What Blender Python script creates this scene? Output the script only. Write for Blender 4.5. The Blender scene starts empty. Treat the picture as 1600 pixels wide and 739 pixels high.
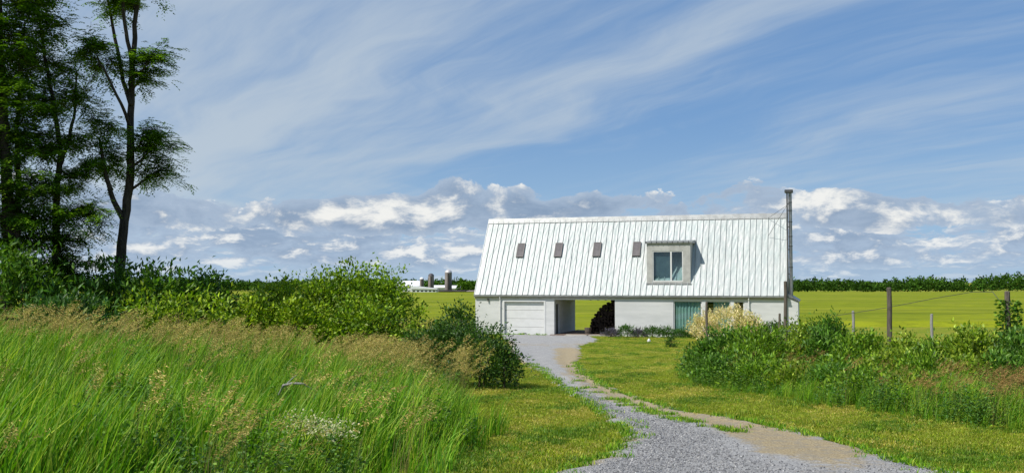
import bpy, bmesh, math, random
import numpy as np
from mathutils import Vector, Matrix
R = math.radians
rng = np.random.default_rng(7)
random.seed(7)
S = bpy.context.scene
COL = S.collection

# ------------------------------------------------------------------ camera
PITCH = math.atan(70.5/1500)
CZ = 3.55
cam = bpy.data.cameras.new('camera'); cam.sensor_width = 36; cam.lens = 36*1500/1600
cam.clip_start = .05; cam.clip_end = 20000
co = bpy.data.objects.new('camera', cam); COL.objects.link(co)
co.location = (0, 0, CZ); co.rotation_euler = (math.pi/2+PITCH, 0, 0)
S.camera = co

# ------------------------------------------------------------------ light
TO_SUN = Vector((-.75, -.48, 1.12)).normalized()
sun = bpy.data.lights.new('sun', 'SUN'); sun.energy = 5.0; sun.angle = R(.55); sun.color = (1, .955, .88)
so = bpy.data.objects.new('sun', sun); COL.objects.link(so)
so.rotation_euler = TO_SUN.to_track_quat('Z', 'Y').to_euler(); so.location = (-20, -20, 40)
S.view_settings.view_transform = 'Standard'; S.view_settings.look = 'None'
S.view_settings.exposure = 0; S.view_settings.gamma = 1; S.view_settings.use_curve_mapping = False
try:
    S.cycles.max_bounces = 6; S.cycles.transparent_max_bounces = 6; S.cycles.caustics_reflective = False
except Exception: pass

# ------------------------------------------------------------------ node helper
class NT:
    def __init__(s, tree): s.t = tree; s.n = tree.nodes; s.l = tree.links
    def new(s, typ, **kw):
        n = s.n.new(typ)
        for k, v in kw.items(): setattr(n, k, v)
        return n
    def put(s, sock, v):
        if isinstance(v, bpy.types.NodeSocket): s.l.new(v, sock)
        elif v is not None:
            if sock.type == 'RGBA' and not hasattr(v, '__len__'): v = (v, v, v, 1)
            if sock.type == 'RGBA' and len(v) == 3: v = (*v, 1)
            sock.default_value = v
    def math(s, op, a, b=None, c=None, clamp=False):
        n = s.new('ShaderNodeMath', operation=op, use_clamp=clamp)
        for i, v in enumerate((a, b, c)):
            if v is not None: s.put(n.inputs[i], v)
        return n.outputs[0]
    def add(s, a, b): return s.math('ADD', a, b)
    def mul(s, a, b): return s.math('MULTIPLY', a, b)
    def mixc(s, f, a, b, mode='MIX'):
        n = s.new('ShaderNodeMix', data_type='RGBA', blend_type=mode, clamp_factor=True)
        s.put(n.inputs[0], f); s.put(n.inputs[6], a); s.put(n.inputs[7], b)
        return n.outputs[2]
    def ramp(s, f, lo, hi, a=0., b=1., smooth=True):
        n = s.new('ShaderNodeMapRange', interpolation_type='SMOOTHSTEP' if smooth else 'LINEAR', clamp=True)
        for i, v in enumerate((f, lo, hi, a, b)): s.put(n.inputs[i], v)
        return n.outputs[0]
    def noise(s, vec, scale, detail=4, rough=.5, dist=0., dim='3D', w=None):
        n = s.new('ShaderNodeTexNoise', noise_dimensions=dim)
        s.put(n.inputs['Vector'], vec); s.put(n.inputs['Scale'], scale); s.put(n.inputs['Detail'], detail)
        s.put(n.inputs['Roughness'], rough); s.put(n.inputs['Distortion'], dist)
        if w is not None: s.put(n.inputs['W'], w)
        return n.outputs[0]
    def comb(s, x, y, z):
        n = s.new('ShaderNodeCombineXYZ')
        for i, v in enumerate((x, y, z)): s.put(n.inputs[i], v)
        return n.outputs[0]
    def sep(s, v):
        n = s.new('ShaderNodeSeparateXYZ'); s.put(n.inputs[0], v); return n.outputs

# ------------------------------------------------------------------ world: sky, cirrus, cumulus
W = bpy.data.worlds.new('World'); S.world = W; W.use_nodes = True
w = NT(W.node_tree); w.n.clear()
SKY_STR = .10
sky = w.new('ShaderNodeTexSky', sky_type='NISHITA'); sky.sun_disc = False
sky.sun_elevation = math.asin(TO_SUN.z); sky.sun_rotation = math.atan2(TO_SUN.x, TO_SUN.y)
sky.air_density = 1.0; sky.dust_density = .4; sky.ozone_density = 2.2; sky.altitude = 100
tc = w.new('ShaderNodeTexCoord').outputs['Generated']
dx, dy, dz = w.sep(tc)
az = w.math('ARCTAN2', dx, dy)
el = w.math('ARCSINE', dz)
K = 1/SKY_STR
def cc(r, g, b): return (r*K, g*K, b*K, 1)
base = w.mixc(.55, sky.outputs[0], cc(.12, .30, .64))
base = w.mixc(w.ramp(el, .0, .17, .8, 0.), base, cc(.33, .52, .74))
# high thin cloud, projected on a flat layer
inv = w.math('DIVIDE', 1., w.math('MAXIMUM', w.add(dz, .10), .03))
px_ = w.mul(dx, inv); py_ = w.mul(dy, inv)
ca, sa = math.cos(R(56)), math.sin(R(56))
qx = w.add(w.mul(px_, ca), w.mul(py_, -sa)); qy = w.add(w.mul(px_, sa), w.mul(py_, ca))
warp = w.noise(w.comb(px_, py_, 3.3), .7, 3, .5)
warp2 = w.mul(w.math('SUBTRACT', warp, .5), 1.3)
st = w.comb(w.mul(w.add(qx, warp2), .26), w.mul(w.add(qy, warp2), 1.25), 1.7)
n1 = w.noise(st, 1.35, 7, .56, .25)
n2 = w.noise(w.comb(w.mul(qx, .10), w.mul(qy, .34), 8.1), 1.6, 3, .5)
n3 = w.noise(w.comb(w.mul(qx, .7), w.mul(qy, 5.), 5.5), 1.6, 6, .62, .4)
ci = w.add(w.mul(n1, .62), w.add(w.mul(n2, .62), w.mul(n3, .16)))
veil = w.ramp(az, -.55, .40, .09, -.06)
ci = w.ramp(w.add(ci, veil), .56, .90, 0., .82)
colr = w.mixc(ci, base, cc(.53, .61, .685))
# cumulus banks near the horizon: soft grey-blue bodies with sunlit billows
def cumulus(colr, sc, asp, lo, hi, cov, seed, tone, offx=0., soft=.06):
    a2 = w.add(az, offx)
    wob = w.noise(w.comb(w.mul(a2, 7.), 0., seed+3.), 1., 3, .5)
    hi_ = w.add(hi, w.mul(w.math('SUBTRACT', wob, .5), .075))
    def field(dax, dey):
        v = w.comb(w.mul(w.add(a2, dax), sc), w.mul(w.add(el, dey), sc*asp), seed)
        big = w.noise(v, .6, 2, .5)
        fin = w.noise(v, 1.7, 10, .64, .35)
        return w.add(w.mul(big, .50), w.mul(fin, .62))
    f0 = field(0, 0); f1 = field(-.13/sc, .34/sc/asp)
    win = w.mul(w.ramp(el, lo-.02, lo+.01), w.ramp(w.math('SUBTRACT', el, hi_), -.022, .016, 1., 0.))
    d = w.add(f0, w.mul(w.math('SUBTRACT', win, 1.), .36))
    m = w.ramp(d, .58-cov, .58-cov+soft)
    lit = w.ramp(w.math('SUBTRACT', f0, f1), -.015, .135)
    lit = w.mul(lit, w.ramp(d, .56-cov, .60-cov))
    core = w.ramp(d, .58-cov, .78-cov)
    shade = w.mixc(core, cc(*tone[1]), cc(*tone[0]))
    c = w.mixc(lit, shade, cc(*tone[2]))
    return w.mixc(w.mul(m, tone[3]), colr, c)
hz = ((.33, .44, .60), (.42, .54, .70), (.66, .72, .78), .85)
md = ((.29, .39, .54), (.42, .53, .68), (.88, .89, .88), .92)
hi = ((.25, .345, .49), (.40, .50, .64), (.90, .90, .87), .96)
colr = cumulus(colr, 24, 4.2, -.01, .060, .13, 2.2, hz, 0., .10)
colr = cumulus(colr, 15, 2.5, .012, .080, .12, 7.9, md, .3, .045)
colr = cumulus(colr, 8, 1.9, .050, .098, .10, 5.7, hi, .12, .035)
colr = w.mixc(w.ramp(el, -.002, .03, .6, 0.), colr, cc(.40, .54, .70))
bg = w.new('ShaderNodeBackground'); w.put(bg.inputs[0], colr); bg.inputs[1].default_value = SKY_STR
wo = w.new('ShaderNodeOutputWorld'); w.l.new(bg.outputs[0], wo.inputs[0])

# ------------------------------------------------------------------ materials
def material(name, col, rough=.8, spec=.3, metal=0., var=0., vscale=3., col2=None, bump=0., bscale=20., stretch=(1, 1, 1), detail=6, obj=True):
    m = bpy.data.materials.new(name); m.use_nodes = True
    t = NT(m.node_tree); b = t.n['Principled BSDF']
    b.inputs['Roughness'].default_value = rough; b.inputs['Specular IOR Level'].default_value = spec; b.inputs['Metallic'].default_value = metal
    tcn = t.new('ShaderNodeTexCoord'); mp = t.new('ShaderNodeMapping'); mp.inputs['Scale'].default_value = stretch
    t.l.new(tcn.outputs['Object' if obj else 'Generated'], mp.inputs[0]); v = mp.outputs[0]
    c = col
    if var or col2:
        n = t.noise(v, vscale, detail, .6)
        c2 = col2 if col2 else tuple(x*(1-var) for x in col)
        c = t.mixc(t.ramp(n, .35, .65), col, c2)
    t.put(b.inputs['Base Color'], c)
    if bump:
        bn = t.new('ShaderNodeBump'); bn.inputs['Strength'].default_value = bump; bn.inputs['Distance'].default_value = .03
        t.l.new(t.noise(v, bscale, 6, .6), bn.inputs['Height']); t.l.new(bn.outputs[0], b.inputs['Normal'])
    return m

def leaf_material(name, trans=.35, rough=.5, spec=.35, gain=1., instvar=0.):
    m = bpy.data.materials.new(name); m.use_nodes = True
    t = NT(m.node_tree); b = t.n['Principled BSDF']; out = t.n['Material Output']
    a = t.new('ShaderNodeAttribute', attribute_name='col')
    c = a.outputs['Color']
    if gain != 1: c = t.mixc(1., c, (gain, gain, gain, 1), 'MULTIPLY')
    if instvar:
        oi = t.new('ShaderNodeObjectInfo')
        g = t.ramp(oi.outputs['Random'], 0, 1, 1-instvar, 1+instvar, False)
        c = t.mixc(1., c, t.comb(g, g, g), 'MULTIPLY')
    t.put(b.inputs['Base Color'], c); b.inputs['Roughness'].default_value = rough; b.inputs['Specular IOR Level'].default_value = spec
    tr = t.new('ShaderNodeBsdfTranslucent')
    t.put(tr.inputs[0], t.mixc(1., c, (1.25, 1.35, .6, 1), 'MULTIPLY'))
    mx = t.new('ShaderNodeMixShader'); mx.inputs[0].default_value = trans
    t.l.new(b.outputs[0], mx.inputs[1]); t.l.new(tr.outputs[0], mx.inputs[2]); t.l.new(mx.outputs[0], out.inputs[0])
    return m

LEAF = leaf_material('leaf', .30)
GRASS = leaf_material('grass_blade', .30, .55, .3, instvar=.22)
SEED = leaf_material('seed_head', .25, .8, .1, instvar=.2)
FAR = leaf_material('far_foliage', .15, .8, .1)
BARK = material('bark', (.085, .066, .05), .9, .1, var=.5, vscale=6, bump=.8, bscale=14, stretch=(3, 3, .6))
TWIG = material('twig_bark', (.10, .075, .05), .9, .1)
WOOD = material('weathered_wood', (.17, .145, .12), .9, .1, col2=(.09, .075, .062), vscale=5, bump=.6, bscale=18, stretch=(4, 4, .5))
PALEWOOD = material('pale_weathered_wood', (.36, .35, .33), .9, .1, var=.4, vscale=6, stretch=(4, 4, .6))
STUCCO = material('white_stucco', (.64, .64, .63), .9, .15, col2=(.56, .565, .555), vscale=.9, bump=.35, bscale=30, stretch=(.6, .6, 3))
TRIM = material('white_trim', (.68, .68, .67), .6, .3, var=.1, vscale=2)
DOORP = material('garage_door_paint', (.68, .68, .67), .55, .35, var=.07, vscale=3)
GREYMETAL = material('grey_flashing', (.30, .31, .31), .5, .4, .3, var=.25, vscale=3)
GALV = material('galvanised_pipe', (.33, .34, .35), .4, .5, .7, var=.35, vscale=4)
DARKMETAL = material('dark_steel', (.11, .11, .115), .5, .4, .5, var=.4, vscale=5)
DORM = material('dormer_cladding', (.47, .465, .44), .7, .25, var=.2, vscale=2.5)
SKYL = material('skylight_cover', (.17, .155, .16), .75, .15, var=.25, vscale=3)
SKYF = material('skylight_frame', (.07, .06, .06), .5, .4)
CURT = material('green_curtain', (.46, .62, .55), .85, .1, var=.25, vscale=2, stretch=(6, 1, .3))
DARKIN = material('dark_interior', (.02, .02, .022), .9, .05, var=.3)  # near-black: the dimness behind the windows is put into this colour
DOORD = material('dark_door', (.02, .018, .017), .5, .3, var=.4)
CONC = material('concrete', (.42, .40, .36), .9, .15, var=.3, vscale=3, bump=.4, bscale=25)
PAVE = material('brick_paving', (.16, .10, .08), .9, .15, col2=(.22, .17, .13), vscale=4, bump=.4, bscale=18)
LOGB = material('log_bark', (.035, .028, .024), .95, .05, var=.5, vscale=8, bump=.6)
LOGE = material('log_end', (.09, .065, .045), .9, .05, var=.4, vscale=9)
def glass_material():
    m = bpy.data.materials.new('window_glass'); m.use_nodes = True; t = NT(m.node_tree); t.n.remove(t.n['Principled BSDF'])
    tr = t.new('ShaderNodeBsdfTransparent'); tr.inputs[0].default_value = (.80, .88, .88, 1)
    gl = t.new('ShaderNodeBsdfGlossy'); gl.inputs['Roughness'].default_value = .02; gl.inputs[0].default_value = (.9, .95, .97, 1)
    lw = t.new('ShaderNodeLayerWeight'); lw.inputs[0].default_value = .5; fac = t.add(t.mul(t.math('POWER', lw.outputs['Facing'], 4.), .8), .06)
    mx = t.new('ShaderNodeMixShader'); t.l.new(fac, mx.inputs[0]); t.l.new(tr.outputs[0], mx.inputs[1]); t.l.new(gl.outputs[0], mx.inputs[2])
    t.l.new(mx.outputs[0], t.n['Material Output'].inputs[0]); return m
GLASS = glass_material()
def roof_material():
    m = bpy.data.materials.new('white_standing_seam_metal'); m.use_nodes = True; t = NT(m.node_tree); b = t.n['Principled BSDF']
    tcn = t.new('ShaderNodeTexCoord'); oi = t.new('ShaderNodeObjectInfo')
    x, y, z = t.sep(tcn.outputs['Object'])
    v = t.comb(t.add(x, t.mul(oi.outputs['Random'], 37.)), y, z)
    n = t.noise(v, 1.1, 5, .6); n2 = t.noise(t.comb(t.mul(x, 6.), y, t.mul(oi.outputs['Random'], 9.)), 1.2, 3, .5)
    c = t.mixc(t.ramp(n, .35, .68), (.53, .55, .54, 1), (.45, .50, .49, 1))
    c = t.mixc(t.ramp(n2, .50, .75, 0, .5), c, (.43, .46, .445, 1))
    g = t.ramp(oi.outputs['Random'], 0, 1, .93, 1.04, False)
    c = t.mixc(1., c, t.comb(g, g, g), 'MULTIPLY')
    t.put(b.inputs['Base Color'], c); b.inputs['Roughness'].default_value = .42; b.inputs['Metallic'].default_value = .0; b.inputs['Specular IOR Level'].default_value = .3
    bn = t.new('ShaderNodeBump'); bn.inputs['Strength'].default_value = .6; bn.inputs['Distance'].default_value = .05
    t.l.new(t.noise(v, 1.9, 2, .5), bn.inputs['Height']); t.l.new(bn.outputs[0], b.inputs['Normal'])
    return m
ROOF = roof_material()
SEAM = material('grey_seam', (.45, .485, .48), .6, .3, var=.3, vscale=2)  # seams a darker grey than the panels, so each line shows

# ------------------------------------------------------------------ object helpers
def link(name, data, parent=None, loc=None, rot=None):
    o = bpy.data.objects.new(name, data); COL.objects.link(o)
    if parent is not None: o.parent = parent
    if loc is not None: o.location = loc
    if rot is not None: o.rotation_euler = rot
    return o
def tag(o, label=None, cat=None, group=None, kind=None):
    if label: o['label'] = label
    if cat: o['category'] = cat
    if group: o['group'] = group
    if kind: o['kind'] = kind
    return o
def thing(name, loc, label, cat, group=None, rz=0.):
    return tag(link(name, None, None, loc, (0, 0, rz)), label, cat, group)
def mesh_np(name, V, F, mat, cols=None, smooth=False):
    """V (n,3), F (m,k) uniform polygon size or list of arrays."""
    me = bpy.data.meshes.new(name)
    Fs = F if isinstance(F, list) else [F]
    Fs = [np.asarray(f, np.int32) for f in Fs if len(f)]
    me.vertices.add(len(V)); me.vertices.foreach_set('co', np.asarray(V, np.float32).ravel())
    idx = np.concatenate([f.ravel() for f in Fs]); tot = np.concatenate([np.full(len(f), f.shape[1], np.int32) for f in Fs])
    st = np.concatenate([[0], np.cumsum(tot)[:-1]]).astype(np.int32)
    me.loops.add(len(idx)); me.loops.foreach_set('vertex_index', idx)
    me.polygons.add(len(tot)); me.polygons.foreach_set('loop_start', st); me.polygons.foreach_set('loop_total', tot)
    if smooth: me.polygons.foreach_set('use_smooth', np.ones(len(tot), bool))
    if cols is not None:
        a = me.attributes.new('col', 'FLOAT_COLOR', 'POINT')
        a.data.foreach_set('color', np.concatenate([cols, np.ones((len(cols), 1))], 1).astype(np.float32).ravel())
    me.update(calc_edges=True); me.validate()
    if mat: me.materials.append(mat)
    return me
class MB:
    """collects boxes, prisms and tubes for one mesh"""
    def __init__(s): s.v = []; s.f = []
    def raw(s, V, F):
        o = len(s.v); s.v += [tuple(v) for v in V]; s.f += [tuple(i+o for i in f) for f in F]; return s
    def box(s, x0, x1, y0, y1, z0, z1):
        return s.raw([(x0, y0, z0), (x1, y0, z0), (x1, y1, z0), (x0, y1, z0), (x0, y0, z1), (x1, y0, z1), (x1, y1, z1), (x0, y1, z1)],
                     [(0, 3, 2, 1), (4, 5, 6, 7), (0, 1, 5, 4), (1, 2, 6, 5), (2, 3, 7, 6), (3, 0, 4, 7)])
    def prism(s, poly, y0, y1, axis='y'):
        n = len(poly); P = []
        for d in (y0, y1):
            for a, b in poly: P.append((a, d, b) if axis == 'y' else ((d, a, b) if axis == 'x' else (a, b, d)))
        return s.raw(P, [tuple(range(n)), tuple(range(2*n-1, n-1, -1))]+[(i, i+n, (i+1) % n+n, (i+1) % n) for i in range(n)])
    def tube(s, pts, rad, n=8, cap=True):
        pts = [Vector(p) for p in pts]; m = len(pts)
        rad = rad if hasattr(rad, '__len__') else [rad]*m
        o = len(s.v); up = None
        for i, p in enumerate(pts):
            t = (pts[min(i+1, m-1)]-pts[max(i-1, 0)]).normalized()
            if up is None: up = t.orthogonal().normalized()
            up = (up-t*up.dot(t)).normalized(); b = t.cross(up)
            for k in range(n):
                a = 2*math.pi*k/n; s.v.append(tuple(p+(up*math.cos(a)+b*math.sin(a))*rad[i]))
        for i in range(m-1):
            for k in range(n):
                s.f.append((o+i*n+k, o+i*n+(k+1) % n, o+(i+1)*n+(k+1) % n, o+(i+1)*n+k))
        if cap:
            s.f.append(tuple(o+k for k in range(n-1, -1, -1))); s.f.append(tuple(o+(m-1)*n+k for k in range(n)))
        return s
    def mesh(s, name, mat, smooth=False, bevel=0.):
        me = bpy.data.meshes.new(name); me.from_pydata(s.v, [], s.f); me.update()
        bm = bmesh.new(); bm.from_mesh(me); bmesh.ops.recalc_face_normals(bm, faces=bm.faces)
        if bevel: bmesh.ops.bevel(bm, geom=bm.edges[:], offset=bevel, segments=1, affect='EDGES')
        bm.to_mesh(me); bm.free()
        if smooth: me.polygons.foreach_set('use_smooth', [True]*len(me.polygons))
        me.materials.append(mat); return me
    def build(s, name, mat, parent=None, loc=None, rot=None, smooth=False, bevel=0.):
        return link(name, s.mesh(name, mat, smooth, bevel), parent, loc, rot)

# ------------------------------------------------------------------ terrain
def ss(t): t = np.clip(t, 0, 1); return t*t*(3-2*t)
def hashn(X, Y, s=1.):
    return (np.sin(X*1.3*s+1.7)*np.cos(Y*.9*s-.6)+.5*np.sin(X*2.9*s-Y*2.1*s+.4)+.3*np.cos(X*5.3*s+Y*4.7*s))/1.8
def g(X, Y):
    X = np.asarray(X, float); Y = np.asarray(Y, float)
    a = 1.85-.03*Y
    a = .5*(a+np.sqrt(a*a+.004))                      # settle to zero at the barn
    z = np.where(Y > 72, -.0066*(np.minimum(Y, 660)-72), 0.)+a
    bank = .72*ss((-1.-X)/8.)*ss((25-Y)/7.)*ss((Y-1)/6.)
    z = z+bank+np.where(Y < 72, .025*hashn(X, Y, .8)*ss((np.abs(X)+Y)/30), 0.)
    return z
def gz(x, y): return float(g(x, y))
def P(xpx, d, ypx):                                     # photo bearing + distance -> a real point
    u = (xpx-800)/1500; v = (369.5-ypx)/1500
    ry = math.cos(PITCH)-v*math.sin(PITCH); rz = math.sin(PITCH)+v*math.cos(PITCH)
    return Vector((u/ry*d, d, CZ+rz/ry*d))

DL = np.array([(-.75, 72), (-.60, 62.), (-.55, 58), (-.25, 52.0), (-.05, 46), (-.05, 38.4), (.32, 31.8), (.78, 25.8), (1.13, 20.6), (1.37, 16.6), (1.55, 14.2), (1.50, 12.8), (1.10, 11.3), (.45, 10.1), (-.7, 8.2), (-6, 6.2), (-30, 4.6), (-60, 4.)])
DR = np.array([(5.0, 72), (5.0, 62.), (5.1, 57), (4.55, 52.5), (3.2, 46), (2.75, 38.4), (2.15, 31.8), (1.95, 25.8), (2.15, 20.6), (2.75, 16.6), (3.75, 14.2), (4.15, 12.8), (4.3, 11.3), (4.5, 10.1), (5.4, 8.2), (9, 6.6), (30, 5.2), (60, 4.6)])
def dleft(Y): return np.interp(Y, DL[::-1, 1], DL[::-1, 0])
def dright(Y): return np.interp(Y, DR[::-1, 1], DR[::-1, 0])
def tall_edge(Y): return np.interp(Y, [5, 6.5, 8, 10.2, 12, 14, 20.3, 26], [-9, -2.9, -1.5, -.8, -.5, -.65, -1.5, -1.9])
def hedge_edge(Y): return np.interp(Y, [7, 10, 13.2, 16.6, 21.5, 27], [14, 9.0, 7.0, 5.5, 3.9, 4.6])

def ground_material():
    m = bpy.data.materials.new('lawn_ground'); m.use_nodes = True; t = NT(m.node_tree); b = t.n['Principled BSDF']
    tcn = t.new('ShaderNodeTexCoord'); v = tcn.outputs['Object']
    n = t.noise(v, .55, 6, .62); n2 = t.noise(v, 5., 5, .65)
    c = t.mixc(t.ramp(n, .38, .62), (.15, .21, .010, 1), (.27, .25, .03, 1))
    c = t.mixc(t.ramp(n2, .45, .7, 0, .6), c, (.08, .12, .012, 1))
    t.put(b.inputs['Base Color'], c); b.inputs['Roughness'].default_value = .95; b.inputs['Specular IOR Level'].default_value = .1
    bn = t.new('ShaderNodeBump'); bn.inputs['Strength'].default_value = .7; bn.inputs['Distance'].default_value = .05
    t.l.new(t.noise(v, 14, 6, .7), bn.inputs['Height']); t.l.new(bn.outputs[0], b.inputs['Normal']); return m
GROUND = ground_material()
def grid_mesh(name, xs, ys, zf, mat, smooth=True):
    X, Y = np.meshgrid(xs, ys); V = np.stack([X, Y, zf(X, Y)], -1).reshape(-1, 3)
    nx = len(xs); i = np.arange(len(ys)-1)[:, None]*nx+np.arange(nx-1)[None]; i = i.ravel()
    return mesh_np(name, V, np.stack([i, i+1, i+nx+1, i+nx], 1), mat, smooth=smooth)
def spread(near, far, step, grow):
    a = [0.]; s = step
    while a[-1] < far:
        a.append(a[-1]+s)
        if a[-1] > near: s *= grow
    return np.array(a)
xa = spread(25, 7000, .5, 1.16); xs = np.concatenate([-xa[:0:-1], xa])
ys = np.concatenate([np.linspace(-60, -4, 15), spread(75, 7000, .5, 1.12)-3.5])
tag(link('ground', grid_mesh('ground', xs, ys, g, GROUND)), 'grassy ground with mown lawn beside the driveway', 'ground', kind='structure')

# driveway
def drive_material():
    m = bpy.data.materials.new('driveway_gravel'); m.use_nodes = True; t = NT(m.node_tree); b = t.n['Principled BSDF']
    v = t.new('ShaderNodeTexCoord').outputs['Object']; tan = t.new('ShaderNodeAttribute', attribute_name='col').outputs['Fac']
    fine = t.noise(v, 38, 4, .75); mid = t.noise(v, 2.2, 6, .65); big = t.noise(v, .8, 5, .6)
    gcol = t.mixc(t.ramp(fine, .30, .70), (.17, .168, .168, 1), (.50, .49, .475, 1))
    gcol = t.mixc(t.ramp(mid, .42, .68, 0, .55), gcol, (.23, .228, .226, 1))
    tcol = t.mixc(t.ramp(fine, .3, .7), (.20, .155, .085, 1), (.52, .42, .26, 1))
    tcol = t.mixc(t.ramp(t.noise(v, 6., 6, .7), .42, .66, 0, .75), tcol, (.27, .245, .20, 1))
    tan = t.add(tan, t.mul(t.math('SUBTRACT', t.noise(v, 9., 6, .75), .5), .9))
    f = t.ramp(t.add(tan, t.mul(t.math('SUBTRACT', t.add(t.mul(big, .5), t.mul(mid, .5)), .5), 1.7)), .30, .72)
    c = t.mixc(f, gcol, tcol)
    t.put(b.inputs['Base Color'], c); b.inputs['Roughness'].default_value = .95; b.inputs['Specular IOR Level'].default_value = .1
    bn = t.new('ShaderNodeBump'); bn.inputs['Strength'].default_value = .8; bn.inputs['Distance'].default_value = .03
    t.l.new(t.noise(v, 45, 4, .7), bn.inputs['Height']); t.l.new(bn.outputs[0], b.inputs['Normal']); return m
DRIVE = drive_material()
def tan_amount(s, Y):
    near = ss((24-Y)/8)
    right = np.exp(-((s-(.82-.06*near))/.24)**2)*1.05*(.3+.7*ss((47-Y)/8))
    mid = np.exp(-((s-.50)/.15)**2)*.55*ss((30-Y)/6)*ss((Y-13)/3)
    edge = np.exp(-(s/.09)**2)*.6
    apron = .42*np.exp(-((Y-47)/5.)**2)
    return np.maximum.reduce([right*(.35+.65*ss((Y-10)/2)), mid, edge, apron])*ss((58-Y)/6)
Yd = np.concatenate([np.linspace(4.2, 30, 200), np.linspace(30.3, 66, 90)]); sd = np.linspace(0, 1, 41)
YY, SD = np.meshgrid(Yd, sd, indexing='ij')
jl = .12*hashn(YY*3.1, 2.+0*YY, 1.)+.05*np.sin(YY*9.7); jr = .14*hashn(YY*2.7, 5.+0*YY, 1.)+.05*np.sin(YY*11.3+1)
XL = dleft(YY)+jl; XR = dright(YY)+jr; XX = XL+(XR-XL)*SD
rut = -.03*(np.exp(-((SD-.28)/.12)**2)+np.exp(-((SD-.78)/.12)**2))*ss((YY-11)/3)*ss((45-YY)/6)
ZZ = g(XX, YY)+.045+rut-.035*(np.exp(-(SD/.03)**2)+np.exp(-((1-SD)/.03)**2))
i = (np.arange(len(Yd)-1)[:, None]*41+np.arange(40)[None]).ravel()
tv = tan_amount(SD, YY).ravel()
tag(link('driveway', mesh_np('driveway', np.stack([XX, YY, ZZ], -1).reshape(-1, 3), np.stack([i, i+1, i+42, i+41], 1), DRIVE, np.stack([tv]*3, 1), True)), 'grey gravel driveway curving to the barn house', 'driveway', kind='structure')

# crop field
def field_material():
    m = bpy.data.materials.new('ripening_crop'); m.use_nodes = True; t = NT(m.node_tree); b = t.n['Principled BSDF']
    v = t.new('ShaderNodeTexCoord').outputs['Object']; x, y, z = t.sep(v)
    u = t.comb(t.mul(x, .03), t.mul(y, .16), 0.)
    n = t.noise(u, 1.0, 7, .62, .3); n2 = t.noise(t.comb(t.mul(x, .35), t.mul(y, 1.0), 0.), 1., 6, .7)
    n3 = t.noise(t.comb(t.mul(x, .008), t.mul(y, .02), 0.), 1.2, 3, .5)
    c = t.mixc(t.ramp(n, .36, .64), (.25, .285, .012, 1), (.15, .20, .010, 1))
    c = t.mixc(t.ramp(n2, .42, .68, 0, .7), c, (.09, .12, .012, 1))
    c = t.mixc(t.ramp(n3, .4, .7, 0, .6), c, (.27, .28, .03, 1))
    n4 = t.noise(t.comb(t.mul(x, .012), t.mul(y, .22), 4.), 1., 8, .68, .6)
    c = t.mixc(t.ramp(n4, .50, .66, 0, .65), c, (.085, .115, .012, 1))
    n5 = t.noise(t.comb(t.mul(x, .02), t.mul(y, .10), 9.), 1., 5, .6)
    c = t.mixc(t.ramp(n5, .52, .72, 0, .55), c, (.33, .32, .05, 1))
    t.put(b.inputs['Base Color'], c); b.inputs['Roughness'].default_value = .95; b.inputs['Specular IOR Level'].default_value = .05
    bn = t.new('ShaderNodeBump'); bn.inputs['Strength'].default_value = .9; bn.inputs['Distance'].default_value = .3
    t.l.new(n2, bn.inputs['Height']); t.l.new(bn.outputs[0], b.inputs['Normal']); return m
FIELD = field_material()
fx = np.linspace(-420, 420, 300); fy = 76+spread(40, 580, 1.2, 1.03)
def fz(X, Y):
    e = ss((Y-76)/.6)
    return g(X, Y)+(.42+.05*hashn(X, Y, .35)+.10*hashn(X*.2, Y*.5, .5)+.05*np.sin(Y*.55+.03*X)*ss((200-Y)/60))*e-.03*(1-e)
tag(link('field', grid_mesh('field', fx, fy, fz, FIELD)), 'wide yellow green crop field reaching to the far wood', 'field', kind='structure')

# ------------------------------------------------------------------ the barn house
TH = R(-17.7)
barn = thing('barn_house', (-2.47, 65, 0), 'long white stucco barn house with steep white standing seam metal roof', 'house', rz=TH)
L, DPT, EZ, RZ, OV = 20.2, 5.7, 2.68, 7.80, .14
PX0, PX1 = 5.51, 9.56
fw = MB()
T = .25; B0 = -.4
for a, b in ((0, 2.06), (4.80, PX0), (PX1, 13.32), (17.70, L)): fw.box(a, b, 0, T, B0, 2.60)
fw.box(2.06, 4.80, 0, T, 2.22, 2.60); fw.box(PX0, PX1, 0, T, 2.37, 2.60); fw.box(13.32, 17.70, 0, T, 2.35, 2.60); fw.box(13.32, 17.70, 0, T, B0, .24)
fw.build('front_wall', STUCCO, barn)
rw = MB(); rw.box(0, PX0, DPT-T, DPT, B0, 2.60); rw.box(PX1, L, DPT-T, DPT, B0, 2.60); rw.box(PX0, PX1, DPT-T, DPT, 2.37, 2.60)
rw.build('rear_wall', STUCCO, barn)
def gable(x0, x1, wy0=T+.002, wy1=DPT-T-.002):
    zz = lambda y: EZ+(min(y, DPT-y)+OV)/(DPT/2+OV)*(RZ-EZ)-.14
    return MB().prism([(wy0, B0), (wy1, B0), (wy1, zz(wy1)), (DPT/2, zz(DPT/2)), (wy0, zz(wy0))], x0, x1, 'x')
for x0 in (0, L-T): gable(x0, x0+T).build('gable_wall', STUCCO, barn)
pl = MB(); pl.box(PX0-T, PX0, T+.002, .42, B0, 2.5); pl.box(PX0-T, PX0, 1.28, DPT-T-.002, B0, 2.5); pl.box(PX0-T, PX0, .42, 1.28, 2.08, 2.5)
pl.build('passage_wall', STUCCO, barn)
MB().box(PX1, PX1+T, T+.002, DPT-T-.002, B0, 2.5).build('passage_wall', STUCCO, barn)
MB().box(PX0-T, PX1+T, T+.002, DPT-T-.002, 2.502, 2.58).build('passage_ceiling', DORM, barn)
pd = MB().box(PX0-.16, PX0-.10, .422, 1.278, .02, 2.078).build('side_door', DOORD, barn)
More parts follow.
